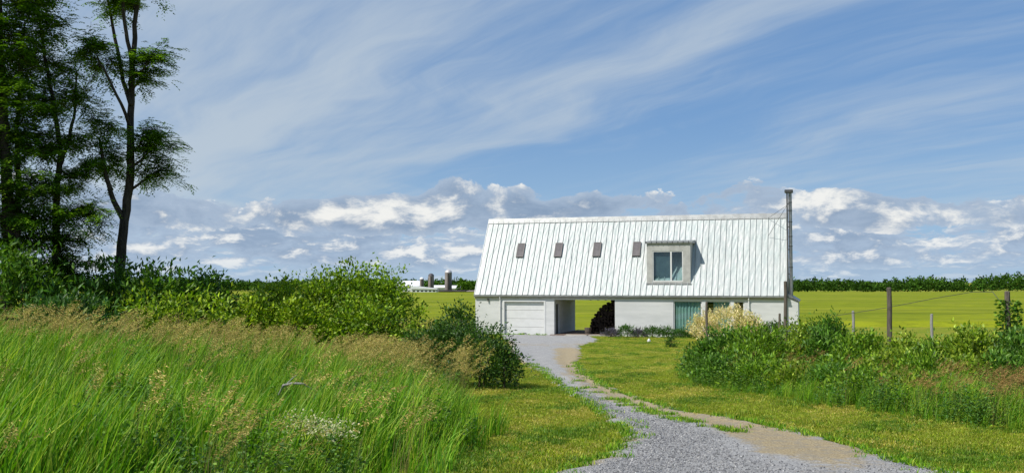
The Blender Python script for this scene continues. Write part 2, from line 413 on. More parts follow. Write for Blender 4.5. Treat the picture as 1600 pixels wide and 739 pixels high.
MB().tube([(PX0-.10, 1.16, 1.0), (PX0-.03, 1.16, 1.0), (PX0-.03, 1.05, 1.0)], .012, 6).build('handle', DARKMETAL, pd)
for k in range(6):
    x = PX0+1.05+k*.55
    MB().box(x, x+.09, DPT+.02, DPT+.42, 2.23, 2.36).build('rafter_tail', DOORD, barn)
# passage floor and ramp
MB().box(PX0+.004, PX1-.004, .02, DPT+.5, -.4, .10).build('passage_floor', PAVE, barn)
# windows of the ground floor
def window(x0, x1, z0, z1, y, parent, curtain=None, muls=()):
    fr = MB(); f = .065
    fr.box(x0, x1, y, y+.09, z1-f, z1); fr.box(x0, x1, y, y+.09, z0, z0+f); fr.box(x0, x0+f, y, y+.09, z0+f, z1-f); fr.box(x1-f, x1, y, y+.09, z0+f, z1-f)
    for mx in muls: fr.box(mx-.05, mx+.05, y+.003, y+.087, z0+f, z1-f)
    wn = fr.build('window', TRIM, parent)
    xs_ = [x0+f]+[q for mx in muls for q in (mx-.05, mx+.05)]+[x1-f]
    for k in range(0, len(xs_), 2):
        MB().box(xs_[k]+.001, xs_[k+1]-.001, y+.035, y+.043, z0+f+.001, z1-f-.001).build('pane', GLASS, wn)
    if curtain:
        c0, c1 = curtain; n = int((c1-c0)/.03); V = []
        for k in range(n+1):
            xx = c0+(c1-c0)*k/n; yy = y+.13+.035*math.sin(k*.95)+.012*math.sin(k*2.3)
            V += [(xx, yy, z0+.03), (xx, yy, z1-.03)]
        me = bpy.data.meshes.new('curtain'); me.from_pydata(V, [], [(2*k, 2*k+2, 2*k+3, 2*k+1) for k in range(n)]); me.materials.append(CURT)
        me.polygons.foreach_set('use_smooth', [True]*n)
        link('curtain', me, wn)
    return wn
window(13.32, 15.10, .24, 2.35, .05, barn, (13.36, 15.06))
MB().box(15.102, 15.388, -.015, .22, .24, 2.348).build('window_pier', TRIM, barn)
window(15.39, 16.86, .24, 2.35, .05, barn, (15.80, 16.82))
MB().box(16.862, 17.078, -.015, .22, .24, 2.348).build('window_pier', TRIM, barn)
window(17.08, 17.70, .24, 2.35, .05, barn)
MB().box(13.22, 17.8, -.07, .05, .16, .238).build('window_sill', TRIM, barn)
MB().box(13.0, 19.9, 2.2, 2.3, B0, 2.55).build('dark_backing', DARKIN, barn)  # added dark sheet, so the rooms behind the glass read unlit
# garage door
tr_ = MB(); tr_.box(1.94, 2.058, -.025, .06, -.05, 2.34); tr_.box(4.802, 4.92, -.025, .06, -.05, 2.34); tr_.box(2.06, 4.80, -.025, .06, 2.222, 2.34)
gd = tr_.build('garage_door', TRIM, barn)
for k in range(4):
    z0 = -.02+k*.56
    MB().box(2.065, 4.795, .13, .17, z0, z0+.545).build('door_panel', DOORP, gd, bevel=.012)
MB().box(3.3, 3.56, .105, .128, .12, .15).build('handle', DARKMETAL, gd)
# eaves, gutter, downpipes
sl = (RZ-EZ)/(DPT/2+OV); ang = math.atan(sl); SLEN = math.hypot(RZ-EZ, DPT/2+OV)
MB().box(-.05, L+.05, -.05, -.003, 2.44, 2.60).build('fascia', DORM, barn)
gt = MB().prism([(-.20, 2.66), (-.20, 2.58), (-.17, 2.54), (-.09, 2.54), (-.055, 2.58), (-.055, 2.66), (-.07, 2.66), (-.07, 2.59), (-.10, 2.56), (-.16, 2.56), (-.185, 2.59), (-.185, 2.66)], -.06, L+.06, 'x')
gt.build('gutter', GREYMETAL, barn)
for x in (1.78, 17.98):
    dp = MB().tube([(x, -.12, 2.56), (x, -.12, 2.46), (x, -.06, 2.34), (x, -.06, .1), (x, -.16, .02)], .045, 8).build('downpipe', TRIM, barn)
    for z in (.7, 1.9): MB().box(x-.06, x+.06, -.115, -.002, z, z+.03).build('bracket', TRIM, dp)
wl = MB().box(.86, .98, -.10, -.002, 2.34, 2.42).tube([(.92, -.07, 2.33), (.92, -.09, 2.25)], [.04, .06], 8).build('wall_lamp', DARKMETAL, barn)
# roof
zt = lambda y: EZ+(min(y, DPT-y)+OV)*sl
def slab(t0, t1):     # both slopes as one folded sheet
    o0, o1 = t0, t1
    return MB().prism([(-OV, EZ-o0), (DPT/2, RZ-o0), (DPT+OV, EZ-o0), (DPT+OV, EZ-o1), (DPT/2, RZ-o1), (-OV, EZ-o1)], 0, L, 'x')
roof = slab(.05, .16).build('roof', DORM, barn)
NP = 54; pw = L/NP
def panel_mesh(seed):
    r = random.Random(seed); V = []; F = []; n = 14
    for j in range(n+1):
        t = j/n*SLEN
        a = .012*r.uniform(-1, 1); b = .012*r.uniform(-1, 1)
        row = [(.004, .0), (pw*.33, a), (pw*.66, b), (pw-.030, .0), (pw-.027, .055), (pw-.002, .055), (pw-.001, -.02), (.004, -.02)]
        V += [(x, t, z) for x, z in row]
    for j in range(n):
        for k in range(8):
            o = j*8; F.append((o+k, o+(k+1) % 8, o+8+(k+1) % 8, o+8+k))
    F.append(tuple(range(7, -1, -1))); F.append(tuple(n*8+k for k in range(8)))
    me = MB().raw(V, F).mesh('roof_panel', ROOF); me.materials.append(SEAM)
    for p in me.polygons:
        if all(me.vertices[i].co.x > pw-.04 for i in p.vertices): p.material_index = 1
    return me
pms = [panel_mesh(k) for k in range(7)]
for k in range(NP):
    link('roof_panel', pms[(k*3+k//7) % 7], roof, (k*pw, -OV-.02*math.sin(ang), EZ+.02*math.cos(ang)-.012), (ang, 0, 0))
rp = MB()
for k in range(NP):
    rp.box(k*pw+.004, (k+1)*pw-.022, 0, SLEN, -.02, 0).box((k+1)*pw-.022, (k+1)*pw-.004, 0, SLEN, -.02, .04)
rp.build('rear_roofing', ROOF, roof, (L, DPT+OV+.02*math.sin(ang), EZ+.02*math.cos(ang)-.012), (ang, 0, math.pi))
MB().prism([(DPT/2-.16, RZ-.16*sl+.10), (DPT/2, RZ+.16), (DPT/2+.16, RZ-.16*sl+.10), (DPT/2+.16, RZ-.16*sl+.06), (DPT/2, RZ+.11), (DPT/2-.16, RZ-.16*sl+.06)], -.04, L+.04, 'x').build('ridge_cap', GREYMETAL, roof)
for x0 in (-.045, L+.003):
    MB().prism([(-OV-.02, EZ+.06), (DPT/2, RZ+.09), (DPT+OV+.02, EZ+.06), (DPT+OV+.02, EZ-.17), (DPT/2, RZ-.16), (-OV-.02, EZ-.17)], x0, x0+.042, 'x').build('rake_trim', TRIM, roof)
# skylights (slope coordinate t from eave)
for x0 in (2.47, 5.14, 7.80, 10.46):
    t0 = (1.32+OV)/math.cos(ang); t1 = (1.87+OV)/math.cos(ang)
    me = MB().box(0, .52, t0, t0+.06, .0, .13).box(0, .52, t1-.06, t1, .0, .13).box(0, .06, t0+.06, t1-.06, .0, .13).box(.46, .52, t0+.06, t1-.06, .0, .13).mesh('skylight', SKYF)
    skl2 = link('skylight', me, barn, (x0, -OV, EZ), (ang, 0, 0))
    MB().box(.061, .459, t0+.061, t1-.061, .06, .118).build('cover', SKYL, skl2)
# dormer
DX0, DX1, DZ0, DZ1, DYF = 11.60, 14.38, 3.42, 6.0, .28
ys_ = lambda z: (z-EZ)/sl-OV
dm = MB()
dm.box(DX0, 11.96, DYF, DYF+.12, DZ0, DZ1); dm.box(13.92, DX1, DYF, DYF+.12, DZ0, DZ1); dm.box(11.96, 13.92, DYF, DYF+.12, 5.52, DZ1); dm.box(11.96, 13.92, DYF, DYF+.12, DZ0, 3.56)
dorm = dm.build('dormer', DORM, barn)
for x0 in (DX0, DX1-.1):
    MB().prism([(DYF+.122, DZ0+.1), (DYF+.122, DZ1), (ys_(DZ1)+.1, DZ1), (ys_(DZ0)+.25, DZ0+.1)], x0, x0+.1, 'x').build('cheek', DORM, dorm)
dr = MB().prism([(DYF-.10, DZ1+.002), (DYF-.10, DZ1+.10), (ys_(DZ1)+.35, DZ1+.28), (ys_(DZ1)+.3, DZ1+.002)], DX0-.09, DX1+.13, 'x').build('dormer_roof', GREYMETAL, barn)
for k in range(9): MB().box(DX0-.05+k*.34, DX0-.01+k*.34, DYF-.115, DYF-.101, DZ1-.02, DZ1+.13).build('roof_rib', DARKMETAL, dr)
dw = window(11.96, 13.92, 3.56, 5.52, DYF+.02, barn, None, (13.15,))
MB().box(DX0-.05, DX1+.05, DYF-.07, DYF-.002, DZ0-.06, DZ0+.02).build('dormer_sill', GREYMETAL, dorm)
MB().box(11.9, 13.98, 2.2, 2.26, 3.2, 5.8).build('dark_backing', DARKIN, dorm)  # near-black sheet behind the dormer glass, standing in for indoor shade
MB().box(12.03, 13.08, DYF+.20, DYF+.22, 3.62, 5.46).build('blind', material('blue_grey_blind', (.10, .15, .17), .9, .1, var=.2), dorm)
# gable side annex with the stove flue
an = MB().prism([(L+.003, B0), (L+.70, B0), (L+.70, 2.32), (L+.003, 2.62)], .16, 3.6, 'y').build('side_annex', STUCCO, barn)
MB().prism([(L+.05, 2.64), (L+.78, 2.325), (L+.78, 2.40), (L+.05, 2.86)], .08, 3.68, 'y').build('annex_roof', GALV, an)
fl = MB().tube([(L+.30, .42, 2.3), (L+.30, .42, 9.02)], .105, 14).build('stove_flue', GALV, barn, smooth=False)
for z in (4.4, 5.7, 6.3, 7.2, 7.9, 8.4): MB().tube([(L+.30, .42, z), (L+.30, .42, z+.06)], .118, 14).build('band', DARKMETAL, fl)
MB().box(L+.08, L+.17, .25, .36, 2.5, 9.02).build('support_post', DARKMETAL, fl)
for z in (4.0, 5.5, 6.9, 8.3): MB().box(L+.171, L+.22, .28, .40, z, z+.05).build('bracket', DARKMETAL, fl)
MB().box(L-.02, L+.48, .15, .62, 9.022, 9.21).build('cap', DARKMETAL, fl, bevel=.02)
for q in ((19.06, 2.70, 7.62), (19.08, 1.95, 6.42)):
    MB().tube([(L+.12, .30, 8.25), q], .011, 6).build('stay', DARKMETAL, fl)

# concrete ramp slab in front of the passage
rm = MB().prism([(-1.35, -.02), (-1.35, .03), (.0, .115), (.0, -.1)], 6.35, 7.75, 'x')
ramp = rm.build('ramp_slab', CONC, None, barn.location, (0, 0, TH)); tag(ramp, 'pale concrete ramp slab leading into the covered passage', 'ramp')
st_ = MB().box(7.9, 9.62, -.42, -.03, -.2, .13).build('stone_step', CONC, None, barn.location, (0, 0, TH)); tag(st_, 'low pale stone step edge along the passage opening', 'step')
stp = MB().box(5.3, 6.3, -.36, -.03, -.2, .10).build('brick_step', PAVE, None, barn.location, (0, 0, TH)); tag(stp, 'low reddish brick step beside the garage door', 'step')

# firewood in the passage: each log a part
bw = barn.matrix_basis if False else Matrix.Translation(barn.location) @ Matrix.Rotation(TH, 4, 'Z')
o_ = bw @ Vector((8.75, 2.6, .10))
pile = thing('woodpile', o_, 'dark heaped woodpile stacked inside the covered passage', 'woodpile', rz=TH)
lgm = []
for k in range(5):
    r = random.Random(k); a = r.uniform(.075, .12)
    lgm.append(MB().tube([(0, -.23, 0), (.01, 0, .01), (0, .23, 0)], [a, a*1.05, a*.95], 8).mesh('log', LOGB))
rr = random.Random(3)
for row in range(3):
    yb = -1.1+row*.55
    for lev in range(12):
        z = .12+lev*.185
        half = [-1.18, -1.17, -1.14, -1.12, -1.02, -.84, -.80, -.66, -.50, -.2, .02, .3][lev]
        x = half+rr.uniform(0, .1)
        while x < .70:
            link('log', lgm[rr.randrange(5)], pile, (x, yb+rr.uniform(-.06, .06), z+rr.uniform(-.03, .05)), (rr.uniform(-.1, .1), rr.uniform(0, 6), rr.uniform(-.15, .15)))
            x += rr.uniform(.19, .24)
tb = bw @ Vector((7.55, 1.0, .10))
tub = thing('wooden_tub', tb, 'small brown tub standing in front of the woodpile', 'tub', rz=TH)
MB().tube([(0, 0, 0), (0, 0, .22), (0, 0, .42)], [.19, .22, .24], 14).build('body', WOOD, tub)
for z in (.1, .32): MB().tube([(0, 0, z), (0, 0, z+.035)], [.215, .235], 14, False).build('hoop', DARKMETAL, tub)

# ------------------------------------------------------------------ foliage builder
def unit(n): v = rng.normal(size=(n, 3)); return v/np.linalg.norm(v, axis=1)[:, None]
def leaves(Pos, Dir, ln, wd, cols, up=None, flat=.5):
    """folded diamond leaves: base, left, tip, right"""
    n = len(Pos); Dir = Dir/np.linalg.norm(Dir, axis=1)[:, None]
    rnd = unit(n)
    if up is not None: rnd = rnd*(1-flat)+np.array([0, 0, 1.])*flat
    side = np.cross(Dir, rnd); side /= np.linalg.norm(side, axis=1)[:, None]+1e-9
    nrm = np.cross(side, Dir)
    ln = np.broadcast_to(ln, n)[:, None]; wd = np.broadcast_to(wd, n)[:, None]
    b = Pos; tip = Pos+Dir*ln-nrm*ln*.08; m = Pos+Dir*ln*.45
    l_ = m-side*wd*.5+nrm*wd*.12; r_ = m+side*wd*.5+nrm*wd*.12
    V = np.stack([b, l_, tip, r_], 1).reshape(-1, 3)
    F = np.arange(4*n).reshape(n, 4)
    F = np.concatenate([F[:, [0, 1, 2]], F[:, [0, 2, 3]]])
    return V, F, np.repeat(cols, 4, axis=0)
def palette(n, cs, wts=None, jit=.25):
    cs = np.array(cs); i = rng.choice(len(cs), n, p=wts); f = rng.uniform(0, 1, (n, 1)); j = rng.choice(len(cs), n, p=wts)
    c = cs[i]*f+cs[j]*(1-f)
    return c*(1+rng.normal(0, jit, (n, 1))).clip(.45, 1.7)
PAL = dict(
    mulb=[(.08, .16, .008), (.17, .30, .010), (.30, .42, .016)],
    hedge2=[(.05, .13, .014), (.09, .21, .02), (.16, .30, .03)],
    hedge3=[(.09, .17, .010), (.19, .31, .016), (.32, .41, .03), (.22, .30, .03)],
    crown=[(.045, .11, .008), (.11, .24, .012), (.24, .40, .022)],
    dark=[(.025, .065, .008), (.045, .11, .010), (.07, .155, .014)],
    mid=[(.045, .115, .008), (.085, .19, .012), (.14, .26, .018)],
    bright=[(.11, .21, .008), (.21, .33, .010), (.33, .43, .018)],
    hedge=[(.07, .15, .010), (.14, .28, .014), (.24, .37, .022)],
    pale=[(.66, .56, .26), (.76, .66, .38), (.52, .50, .18), (.72, .57, .38)],
    lav=[(.10, .09, .14), (.07, .08, .07), (.13, .11, .17)],
    bed=[(.03, .09, .012), (.06, .15, .02), (.09, .19, .03)])
def shrub(name, lobes, n, pal, label, cat, group=None, leaf=(.10, .045), clump=18, shoots=0, stems=5, shell=(.55, 1.02), cr=.16, rise=.25, wts=None):
    """lobes: list of (x, y, ztop, rx, ry): round masses standing on the ground"""
    cx = np.mean([l[0] for l in lobes]); cy = np.mean([l[1] for l in lobes]); z0 = gz(cx, cy)
    t = thing(name, (cx, cy, z0), label, cat, group)
    nc = max(8, n//clump); area = np.array([(l[3]+l[4])*max(l[2]-gz(l[0], l[1]), .2) for l in lobes]); pick = rng.choice(len(lobes), nc, p=area/area.sum())
    Cc = []; Dd = []
    lb = np.array([(l[0]-cx, l[1]-cy, l[2]-z0, l[3], l[4], gz(l[0], l[1])-z0) for l in lobes])[pick]
    d = unit(nc); d[:, 2] = np.where(d[:, 2] < -.75, -d[:, 2], d[:, 2])
    rad = rng.uniform(shell[0], shell[1], nc)
    lump = 1+.16*np.sin(d[:, 0]*5+lb[:, 0]*7+pick)*np.cos(d[:, 1]*4+d[:, 2]*5+pick*2)+rng.normal(0, .05, nc)
    hz_ = (lb[:, 2]-lb[:, 5])
    cz_ = lb[:, 5]+hz_*.48
    C = np.stack([lb[:, 0]+d[:, 0]*lb[:, 3]*rad*lump, lb[:, 1]+d[:, 1]*lb[:, 4]*rad*lump, cz_+d[:, 2]*hz_*.52*rad*lump], 1)
    C[:, 2] = np.maximum(C[:, 2], lb[:, 5]+.03)
    m = nc*clump
    Cr = np.repeat(C, clump, 0); Dr = np.repeat(d, clump, 0)
    crv = np.repeat(rng.uniform(.6, 1.3, nc), clump)[:, None]*cr
    Pp = Cr+rng.normal(0, 1, (m, 3))*crv*np.array([1, 1, .7])
    Pp[:, 2] = np.maximum(Pp[:, 2], .02)
    dirs = Dr*.7+unit(m)*.8+np.array([0, 0, rise])
    cc_ = palette(m, PAL[pal], wts)*np.repeat(rng.uniform(.75, 1.25, nc), clump)[:, None]
    sc = rng.uniform(.6, 1.35, m)
    Vs, Fs, Cs = leaves(Pp, dirs, leaf[0]*sc, leaf[1]*sc, cc_, True, .45)
    if shoots:       # leafy upright shoots breaking the outline
        for k in range(shoots):
            l = lobes[rng.integers(len(lobes))]; a = rng.uniform(0, 6.28); q = rng.uniform(0, .8)
            bx = l[0]-cx+math.cos(a)*l[3]*q; by = l[1]-cy+math.sin(a)*l[4]*q; zb = (l[2]-z0)*(.80-.25*q*q); h = rng.uniform(.25, .75)*min(1., (l[2]-gz(l[0], l[1]))*.45)
            nl = 46; tt = rng.uniform(0, 1, nl); lean = rng.normal(0, .15, 2)
            pp = np.stack([bx+lean[0]*tt*h, by+lean[1]*tt*h, zb+tt*h], 1); an = rng.uniform(0, 6.28, nl)
            dd = np.stack([np.cos(an), np.sin(an), rng.uniform(.1, .9, nl)], 1)
            s2 = (1.2-.6*tt)
            V2, F2, C2 = leaves(pp, dd, leaf[0]*.85*s2, leaf[1]*.95*s2, palette(nl, PAL[pal], wts), True, .3)
            Fs = np.concatenate([Fs, F2+len(Vs)]); Vs = np.concatenate([Vs, V2]); Cs = np.concatenate([Cs, C2])
    link('foliage', mesh_np('foliage', Vs, Fs, LEAF, Cs), t)
    if stems:
        for k in range(stems):
            sb = MB(); l = lobes[k % len(lobes)]; a = rng.uniform(0, 6.28); q = rng.uniform(.1, .5); h = (l[2]-z0)*.75
            bx, by = l[0]-cx, l[1]-cy; zb = gz(l[0], l[1])-z0
            sb.tube([(bx+.1*math.cos(a), by+.1*math.sin(a), zb-.05), (bx+math.cos(a)*l[3]*q*.5, by+math.sin(a)*l[4]*q*.5, zb+h*.5), (bx+math.cos(a)*l[3]*q, by+math.sin(a)*l[4]*q, h)], [.03, .022, .01], 5)
            sb.build('stem', TWIG, t)
    return t
def lobe(xpx, d, wpx, ytop, dep=1.):
    p = P(xpx, d, ytop); r = wpx/1500*d/2
    return (p.x, d, p.z, r, r*dep)

# ------------------------------------------------------------------ shrubs on the left bank
shrub('sumac_shrub', [lobe(28, 23, 120, 388), lobe(70, 23.5, 70, 430)], 5200, 'mid', 'tall dark green shrub at the foot of the leafy tree clump', 'shrub', leaf=(.17, .06), clump=16, cr=.22, shoots=5)
shrub('sumac_shrub', [lobe(118, 20.6, 120, 462), lobe(70, 20.6, 70, 470)], 2600, 'bed', 'low blue green shrub with long leaves under the trees', 'shrub', leaf=(.17, .05), clump=16, cr=.16)
shrub('hedgerow_shrub', [lobe(150, 25, 110, 412), lobe(195, 25, 90, 408)], 4600, 'mid', 'green shrub wrapped round the bare lower trunk of the locust tree', 'shrub', leaf=(.15, .06), clump=16, cr=.2, shoots=5)
shrub('hedgerow_shrub', [lobe(250, 25, 105, 417), lobe(225, 24.5, 70, 432)], 4600, 'mid', 'round green hedgerow shrub just right of the locust trunk', 'shrub', leaf=(.15, .06), clump=16, cr=.2, shoots=6)
shrub('hedgerow_shrub', [lobe(316, 26, 80, 424), lobe(345, 26.5, 50, 446)], 4200, 'mid', 'dark green hedgerow shrub next to the bright mulberry bush', 'shrub', leaf=(.15, .06), clump=16, cr=.2, shoots=7)
shrub('hedgerow_shrub', [lobe(285, 21.5, 130, 458), lobe(220, 21.2, 80, 470), lobe(350, 21.8, 60, 470)], 3600, 'bright', 'low bright green leafy shrub poking above the seed grass', 'shrub', leaf=(.12, .05), clump=16, cr=.17)
shrub('mulberry_bush', [lobe(438, 27, 115, 434), lobe(402, 26, 80, 460), lobe(470, 26, 110, 465)], 13000, 'bright', 'bright yellow green bush between the dark hedgerow and the tallest bush', 'bush', leaf=(.10, .06), clump=20, cr=.14, shell=(.6, 1.0))
shrub('mulberry_bush', [lobe(560, 28, 150, 415), lobe(605, 28, 95, 432), lobe(510, 27.4, 100, 428), lobe(575, 26.5, 130, 468), lobe(530, 26.2, 90, 485)], 22000, 'mulb', 'tallest broad rounded bush with glossy leaves in front of the farm view', 'bush', leaf=(.10, .06), clump=20, cr=.15, shell=(.6, 1.0))
shrub('field_sapling', [lobe(655, 44, 22, 480)], 500, 'bright', 'tiny sapling in the gap between the big bush and the barn', 'sapling', leaf=(.13, .07), clump=10, cr=.1, stems=2)
shrub('dark_shrub', [lobe(718, 34, 66, 478), lobe(690, 33, 50, 498)], 4500, 'dark', 'dark green shrub close to the left corner of the barn house', 'shrub', leaf=(.11, .05), clump=18, cr=.14)
shrub('dark_shrub', [lobe(748, 21.2, 125, 512), lobe(700, 21.6, 100, 508), lobe(660, 22.2, 90, 520), lobe(785, 20.8, 60, 545)], 15000, 'dark', 'dense dark green shrub beside the left lawn and driveway', 'shrub', leaf=(.075, .032), clump=22, cr=.10, shoots=8)

# hedge on the right side of the drive
HD = [
 ([lobe(1105, 24.5, 75, 535), lobe(1140, 24.5, 80, 516), lobe(1125, 21.8, 85, 560, 1.2)], 'dense green hedge shrub ending at the lawn corner', 6),
 ([lobe(1190, 23.5, 95, 514), lobe(1165, 22.6, 80, 545), lobe(1185, 20.8, 90, 565, 1.2)], 'leafy hedge shrub just left of the tall leaning post', 6),
 ([lobe(1262, 25.5, 85, 506), lobe(1240, 23.6, 70, 530), lobe(1245, 19.8, 90, 572, 1.2)], 'hedge shrub between the tall leaning post and the upright shoots', 8),
 ([lobe(1298, 24, 55, 500), lobe(1285, 23, 60, 520), lobe(1300, 18.9, 80, 580, 1.2)], 'hedge shrub with the tallest upright leafy shoots', 16),
 ([lobe(1345, 22, 90, 520), lobe(1320, 21, 70, 545), lobe(1350, 18.2, 90, 582, 1.2)], 'hedge shrub left of the thick wooden fence post', 8),
 ([lobe(1412, 21.5, 90, 528), lobe(1395, 20, 90, 550), lobe(1415, 17.6, 95, 588, 1.2)], 'hedge shrub at the foot of the thick wooden fence post', 6),
 ([lobe(1468, 20.5, 85, 536), lobe(1455, 19, 90, 560), lobe(1475, 17.2, 80, 592, 1.2)], 'low hedge shrub in front of the thin pale stake', 7),
 ([lobe(1520, 20, 80, 520), lobe(1505, 18.6, 80, 560)], 'hedge shrub with yellowing leaves left of the vine covered post', 8),
 ([lobe(1592, 19.5, 70, 522), lobe(1570, 18.4, 80, 555), lobe(1630, 19, 90, 515)], 'hedge shrub right of the vine covered post', 7)]
for k, (lo_, lab, sh_) in enumerate(HD):
    shrub('hedge_shrub', lo_, 8200, ('hedge2', 'hedge', 'hedge3')[(0, 1, 2, 0, 1, 2, 1, 2, 0)[k]], lab, 'shrub', 'hedge shrubs beside the driveway', leaf=((.085, .042), (.105, .035), (.075, .045))[(0, 1, 2, 1, 0, 2, 1, 0, 1)[k]], clump=18, cr=.12, shoots=sh_, shell=(.45, 1.06), rise=.5)

# ------------------------------------------------------------------ garden by the barn
shrub('variegated_willow', [lobe(1135, 54, 105, 481), lobe(1102, 53.6, 56, 496), lobe(1168, 53.6, 56, 496)], 9000, 'pale', 'cream and pink leaved round shrub before the ground floor windows', 'shrub', leaf=(.12, .05), clump=16, cr=.13, rise=.6, shoots=10)
shrub('garden_shrub', [lobe(1210, 54, 60, 505)], 2200, 'dark', 'dark green garden shrub right of the cream leaved shrub', 'shrub', leaf=(.12, .05), clump=16, cr=.12)
BEDS = [(957, 'lav', 516, 28, 'grey purple lavender clump nearest the passage opening'), (978, 'bed', 511, 30, 'fresh green perennial clump next to the first lavender'),
        (998, 'lav', 517, 28, 'grey purple lavender clump in the middle of the bed'), (1020, 'bed', 513, 32, 'green perennial clump below the blank white wall'),
        (1043, 'bed', 512, 30, 'tall green perennial clump left of the green curtained window'), (1066, 'bed', 517, 28, 'green perennial clump under the green curtained window'), (1088, 'bed', 520, 28, 'small green clump between curtained window and cream shrub')]
for x, pl_, top, wd, lab in BEDS:
    d = 62.-(x-950)/1500*16
    shrub('bed_plant', [lobe(x, d-1.2, wd, top)], 900, pl_, lab, 'plant', 'plants in the bed along the barn', leaf=(.14, .035), clump=14, cr=.12, stems=2, rise=1.2)
shrub('potted_shrub', [lobe(1049, 44.5, 15, 527)], 500, 'dark', 'small dark shrub standing alone on the lawn', 'shrub', leaf=(.09, .04), clump=12, cr=.08, stems=2)
rk = P(1014, 52.5, 540); rz0 = gz(rk.x, rk.y)
bm = bmesh.new(); bmesh.ops.create_icosphere(bm, subdivisions=2, radius=.10)
for v in bm.verts: v.co *= 1+.18*math.sin(v.co.x*31+v.co.z*17)*math.cos(v.co.y*23); v.co.z *= 1.2
me = bpy.data.meshes.new('white_stone'); bm.to_mesh(me); bm.free(); me.materials.append(TRIM)
tag(link('white_stone', me, None, (rk.x, rk.y, rz0+.06)), 'small white stone at the edge of the flower bed', 'stone')

# ------------------------------------------------------------------ trees on the left
def tree(name, base, trunks, pads, label, cat, pal, leaf=(.135, .05), per=860, group=None, wts=None):
    """trunks: polylines [(x,y,z,r)...]; pads: (centre, rx, ry, rz, n factor, trunk index)"""
    b = Vector(base); t = thing(name, b, label, cat, group)
    tb = MB()
    for k, tr in enumerate(trunks):
        pts = []; rad = []
        for q in range(len(tr)-1):
            A, Bq = tr[q], tr[q+1]
            for s in range(4):
                f = s/4; j = .012 if q+s else 0
                pts.append(Vector([A[i]+(Bq[i]-A[i])*f+random.gauss(0, j) for i in range(3)])-b); rad.append(A[3]+(Bq[3]-A[3])*f)
        pts.append(Vector(tr[-1][:3])-b); rad.append(tr[-1][3])
        tb.tube(pts, rad, 9)
        trunks[k] = (tr, pts, rad)
    tb.build('trunk', BARK, t, smooth=True)
    VV, FF, CC = [], [], []; off = 0
    for (c, rx, ry, rz_, nf, ti) in pads:
        lim = MB(); c = Vector(c)-b; tr, pts, rad = trunks[ti]
        # limb leaves its trunk a little below the pad
        k = min(range(len(pts)), key=lambda i: abs(pts[i].z-(c.z-.35-.25*(pts[i]-c).xy.length))); s = pts[k]
        mid = s.lerp(c, .5)+Vector((random.gauss(0, .08), random.gauss(0, .08), -.10))
        r0 = min(rad[k]*.6, .05)
        lim.tube([s, s.lerp(mid, .5)+Vector((0, 0, -.03)), mid, c], [r0, r0*.8, r0*.6, r0*.3], 6)
        nsp = max(6, int(16*nf))
        for q in range(nsp):                       # flat sprays along twigs
            a = random.uniform(0, 6.28); rr_ = math.sqrt(random.random())*random.choice((1, 1, 1.25))
            e = c+Vector((math.cos(a)*rx*rr_, math.sin(a)*ry*rr_, random.gauss(0, .66)*rz_-.25*rz_*rr_))
            st0 = mid.lerp(c, random.random())
            lim.tube([st0, st0.lerp(e, .5)+Vector((0, 0, .06)), e], [r0*.3, r0*.2, .004], 4)
            n = int(per/16*random.uniform(.7, 1.3)*.5); K_ = 8      # compound leaves: leaflets along a drooping stalk
            f = rng.uniform(.30, 1.08, n)[:, None]
            A = np.array(st0); Bv = np.array(e)
            pos = A+(Bv-A)*f+rng.normal(0, 1, (n, 3))*np.array([.12, .12, .05])*(.6+.5*min(rx, 1.2))
            dirs = (Bv-A)/(np.linalg.norm(Bv-A)+1e-6)*.7+unit(n)*np.array([1, 1, .25]); dirs /= np.linalg.norm(dirs, axis=1)[:, None]
            ll = rng.uniform(.16, .32, n); tk = (np.arange(K_)+.8)/K_
            lp = pos[:, None]+dirs[:, None]*(ll[:, None, None]*tk[None, :, None])-np.array([0, 0, 1.])*(ll[:, None, None]*.45*tk[None, :, None]**2)
            sdv = np.cross(dirs, [0, 0, 1.]); sdv /= np.linalg.norm(sdv, axis=1)[:, None]+1e-6
            ld_ = dirs[:, None]*.55+sdv[:, None]*np.where(np.arange(K_) % 2, 1., -1.)[None, :, None]+np.array([0, 0, -.15])
            cl_ = np.repeat(palette(n, PAL[pal], wts)*rng.uniform(.8, 1.2), K_, 0)*rng.uniform(.85, 1.15, (n*K_, 1))
            V_, F_, C_ = leaves(lp.reshape(-1, 3), ld_.reshape(-1, 3), leaf[0]*.62*rng.uniform(.8, 1.2, n*K_), leaf[1]*.85, cl_, True, .75)
            VV.append(V_); FF.append(F_+off); CC.append(C_); off += len(V_)
        lim.build('limb', BARK, t)
    link('crown', mesh_np('crown', np.concatenate(VV), np.concatenate(FF), LEAF, np.concatenate(CC)), t)
    return t
def tp(x, y, d, r): q = P(x, d, y); return (q.x, q.y, q.z, r)
def pad(x, y, d, wx, hy, nf, ti): q = P(x, d, y); s = d/1500; return (tuple(q), wx*s/2, wx*s/2*.9, hy*s/2, nf, ti)
D1 = 26.
b1 = P(187, D1, 440); b1.z = gz(b1.x, b1.y)-.15
t1 = [(b1.x, b1.y, b1.z, .165), tp(188, 420, D1, .14), tp(194, 345, D1, .12), tp(204, 280, D1, .11), tp(204, 200, D1+.1, .095), tp(206, 120, D1+.1, .08), tp(212, 40, D1+.2, .062), tp(219, -40, D1+.2, .055), tp(222, -110, D1+.2, .02)]
t2 = [tp(194, 345, D1, .09), tp(178, 315, D1-.2, .07), tp(163, 265, D1-.5, .055), tp(155, 215, D1-.6, .03)]
t3 = [tp(205, 165, D1, .07), tp(193, 128, D1+.3, .055), tp(180, 60, D1+.5, .045), tp(166, -10, D1+.7, .03), tp(160, -60, D1+.8, .012)]
t4 = [tp(206, 110, D1+.1, .06), tp(197, 50, D1-.1, .05), tp(190, -20, D1-.2, .04), tp(184, -90, D1-.2, .015)]
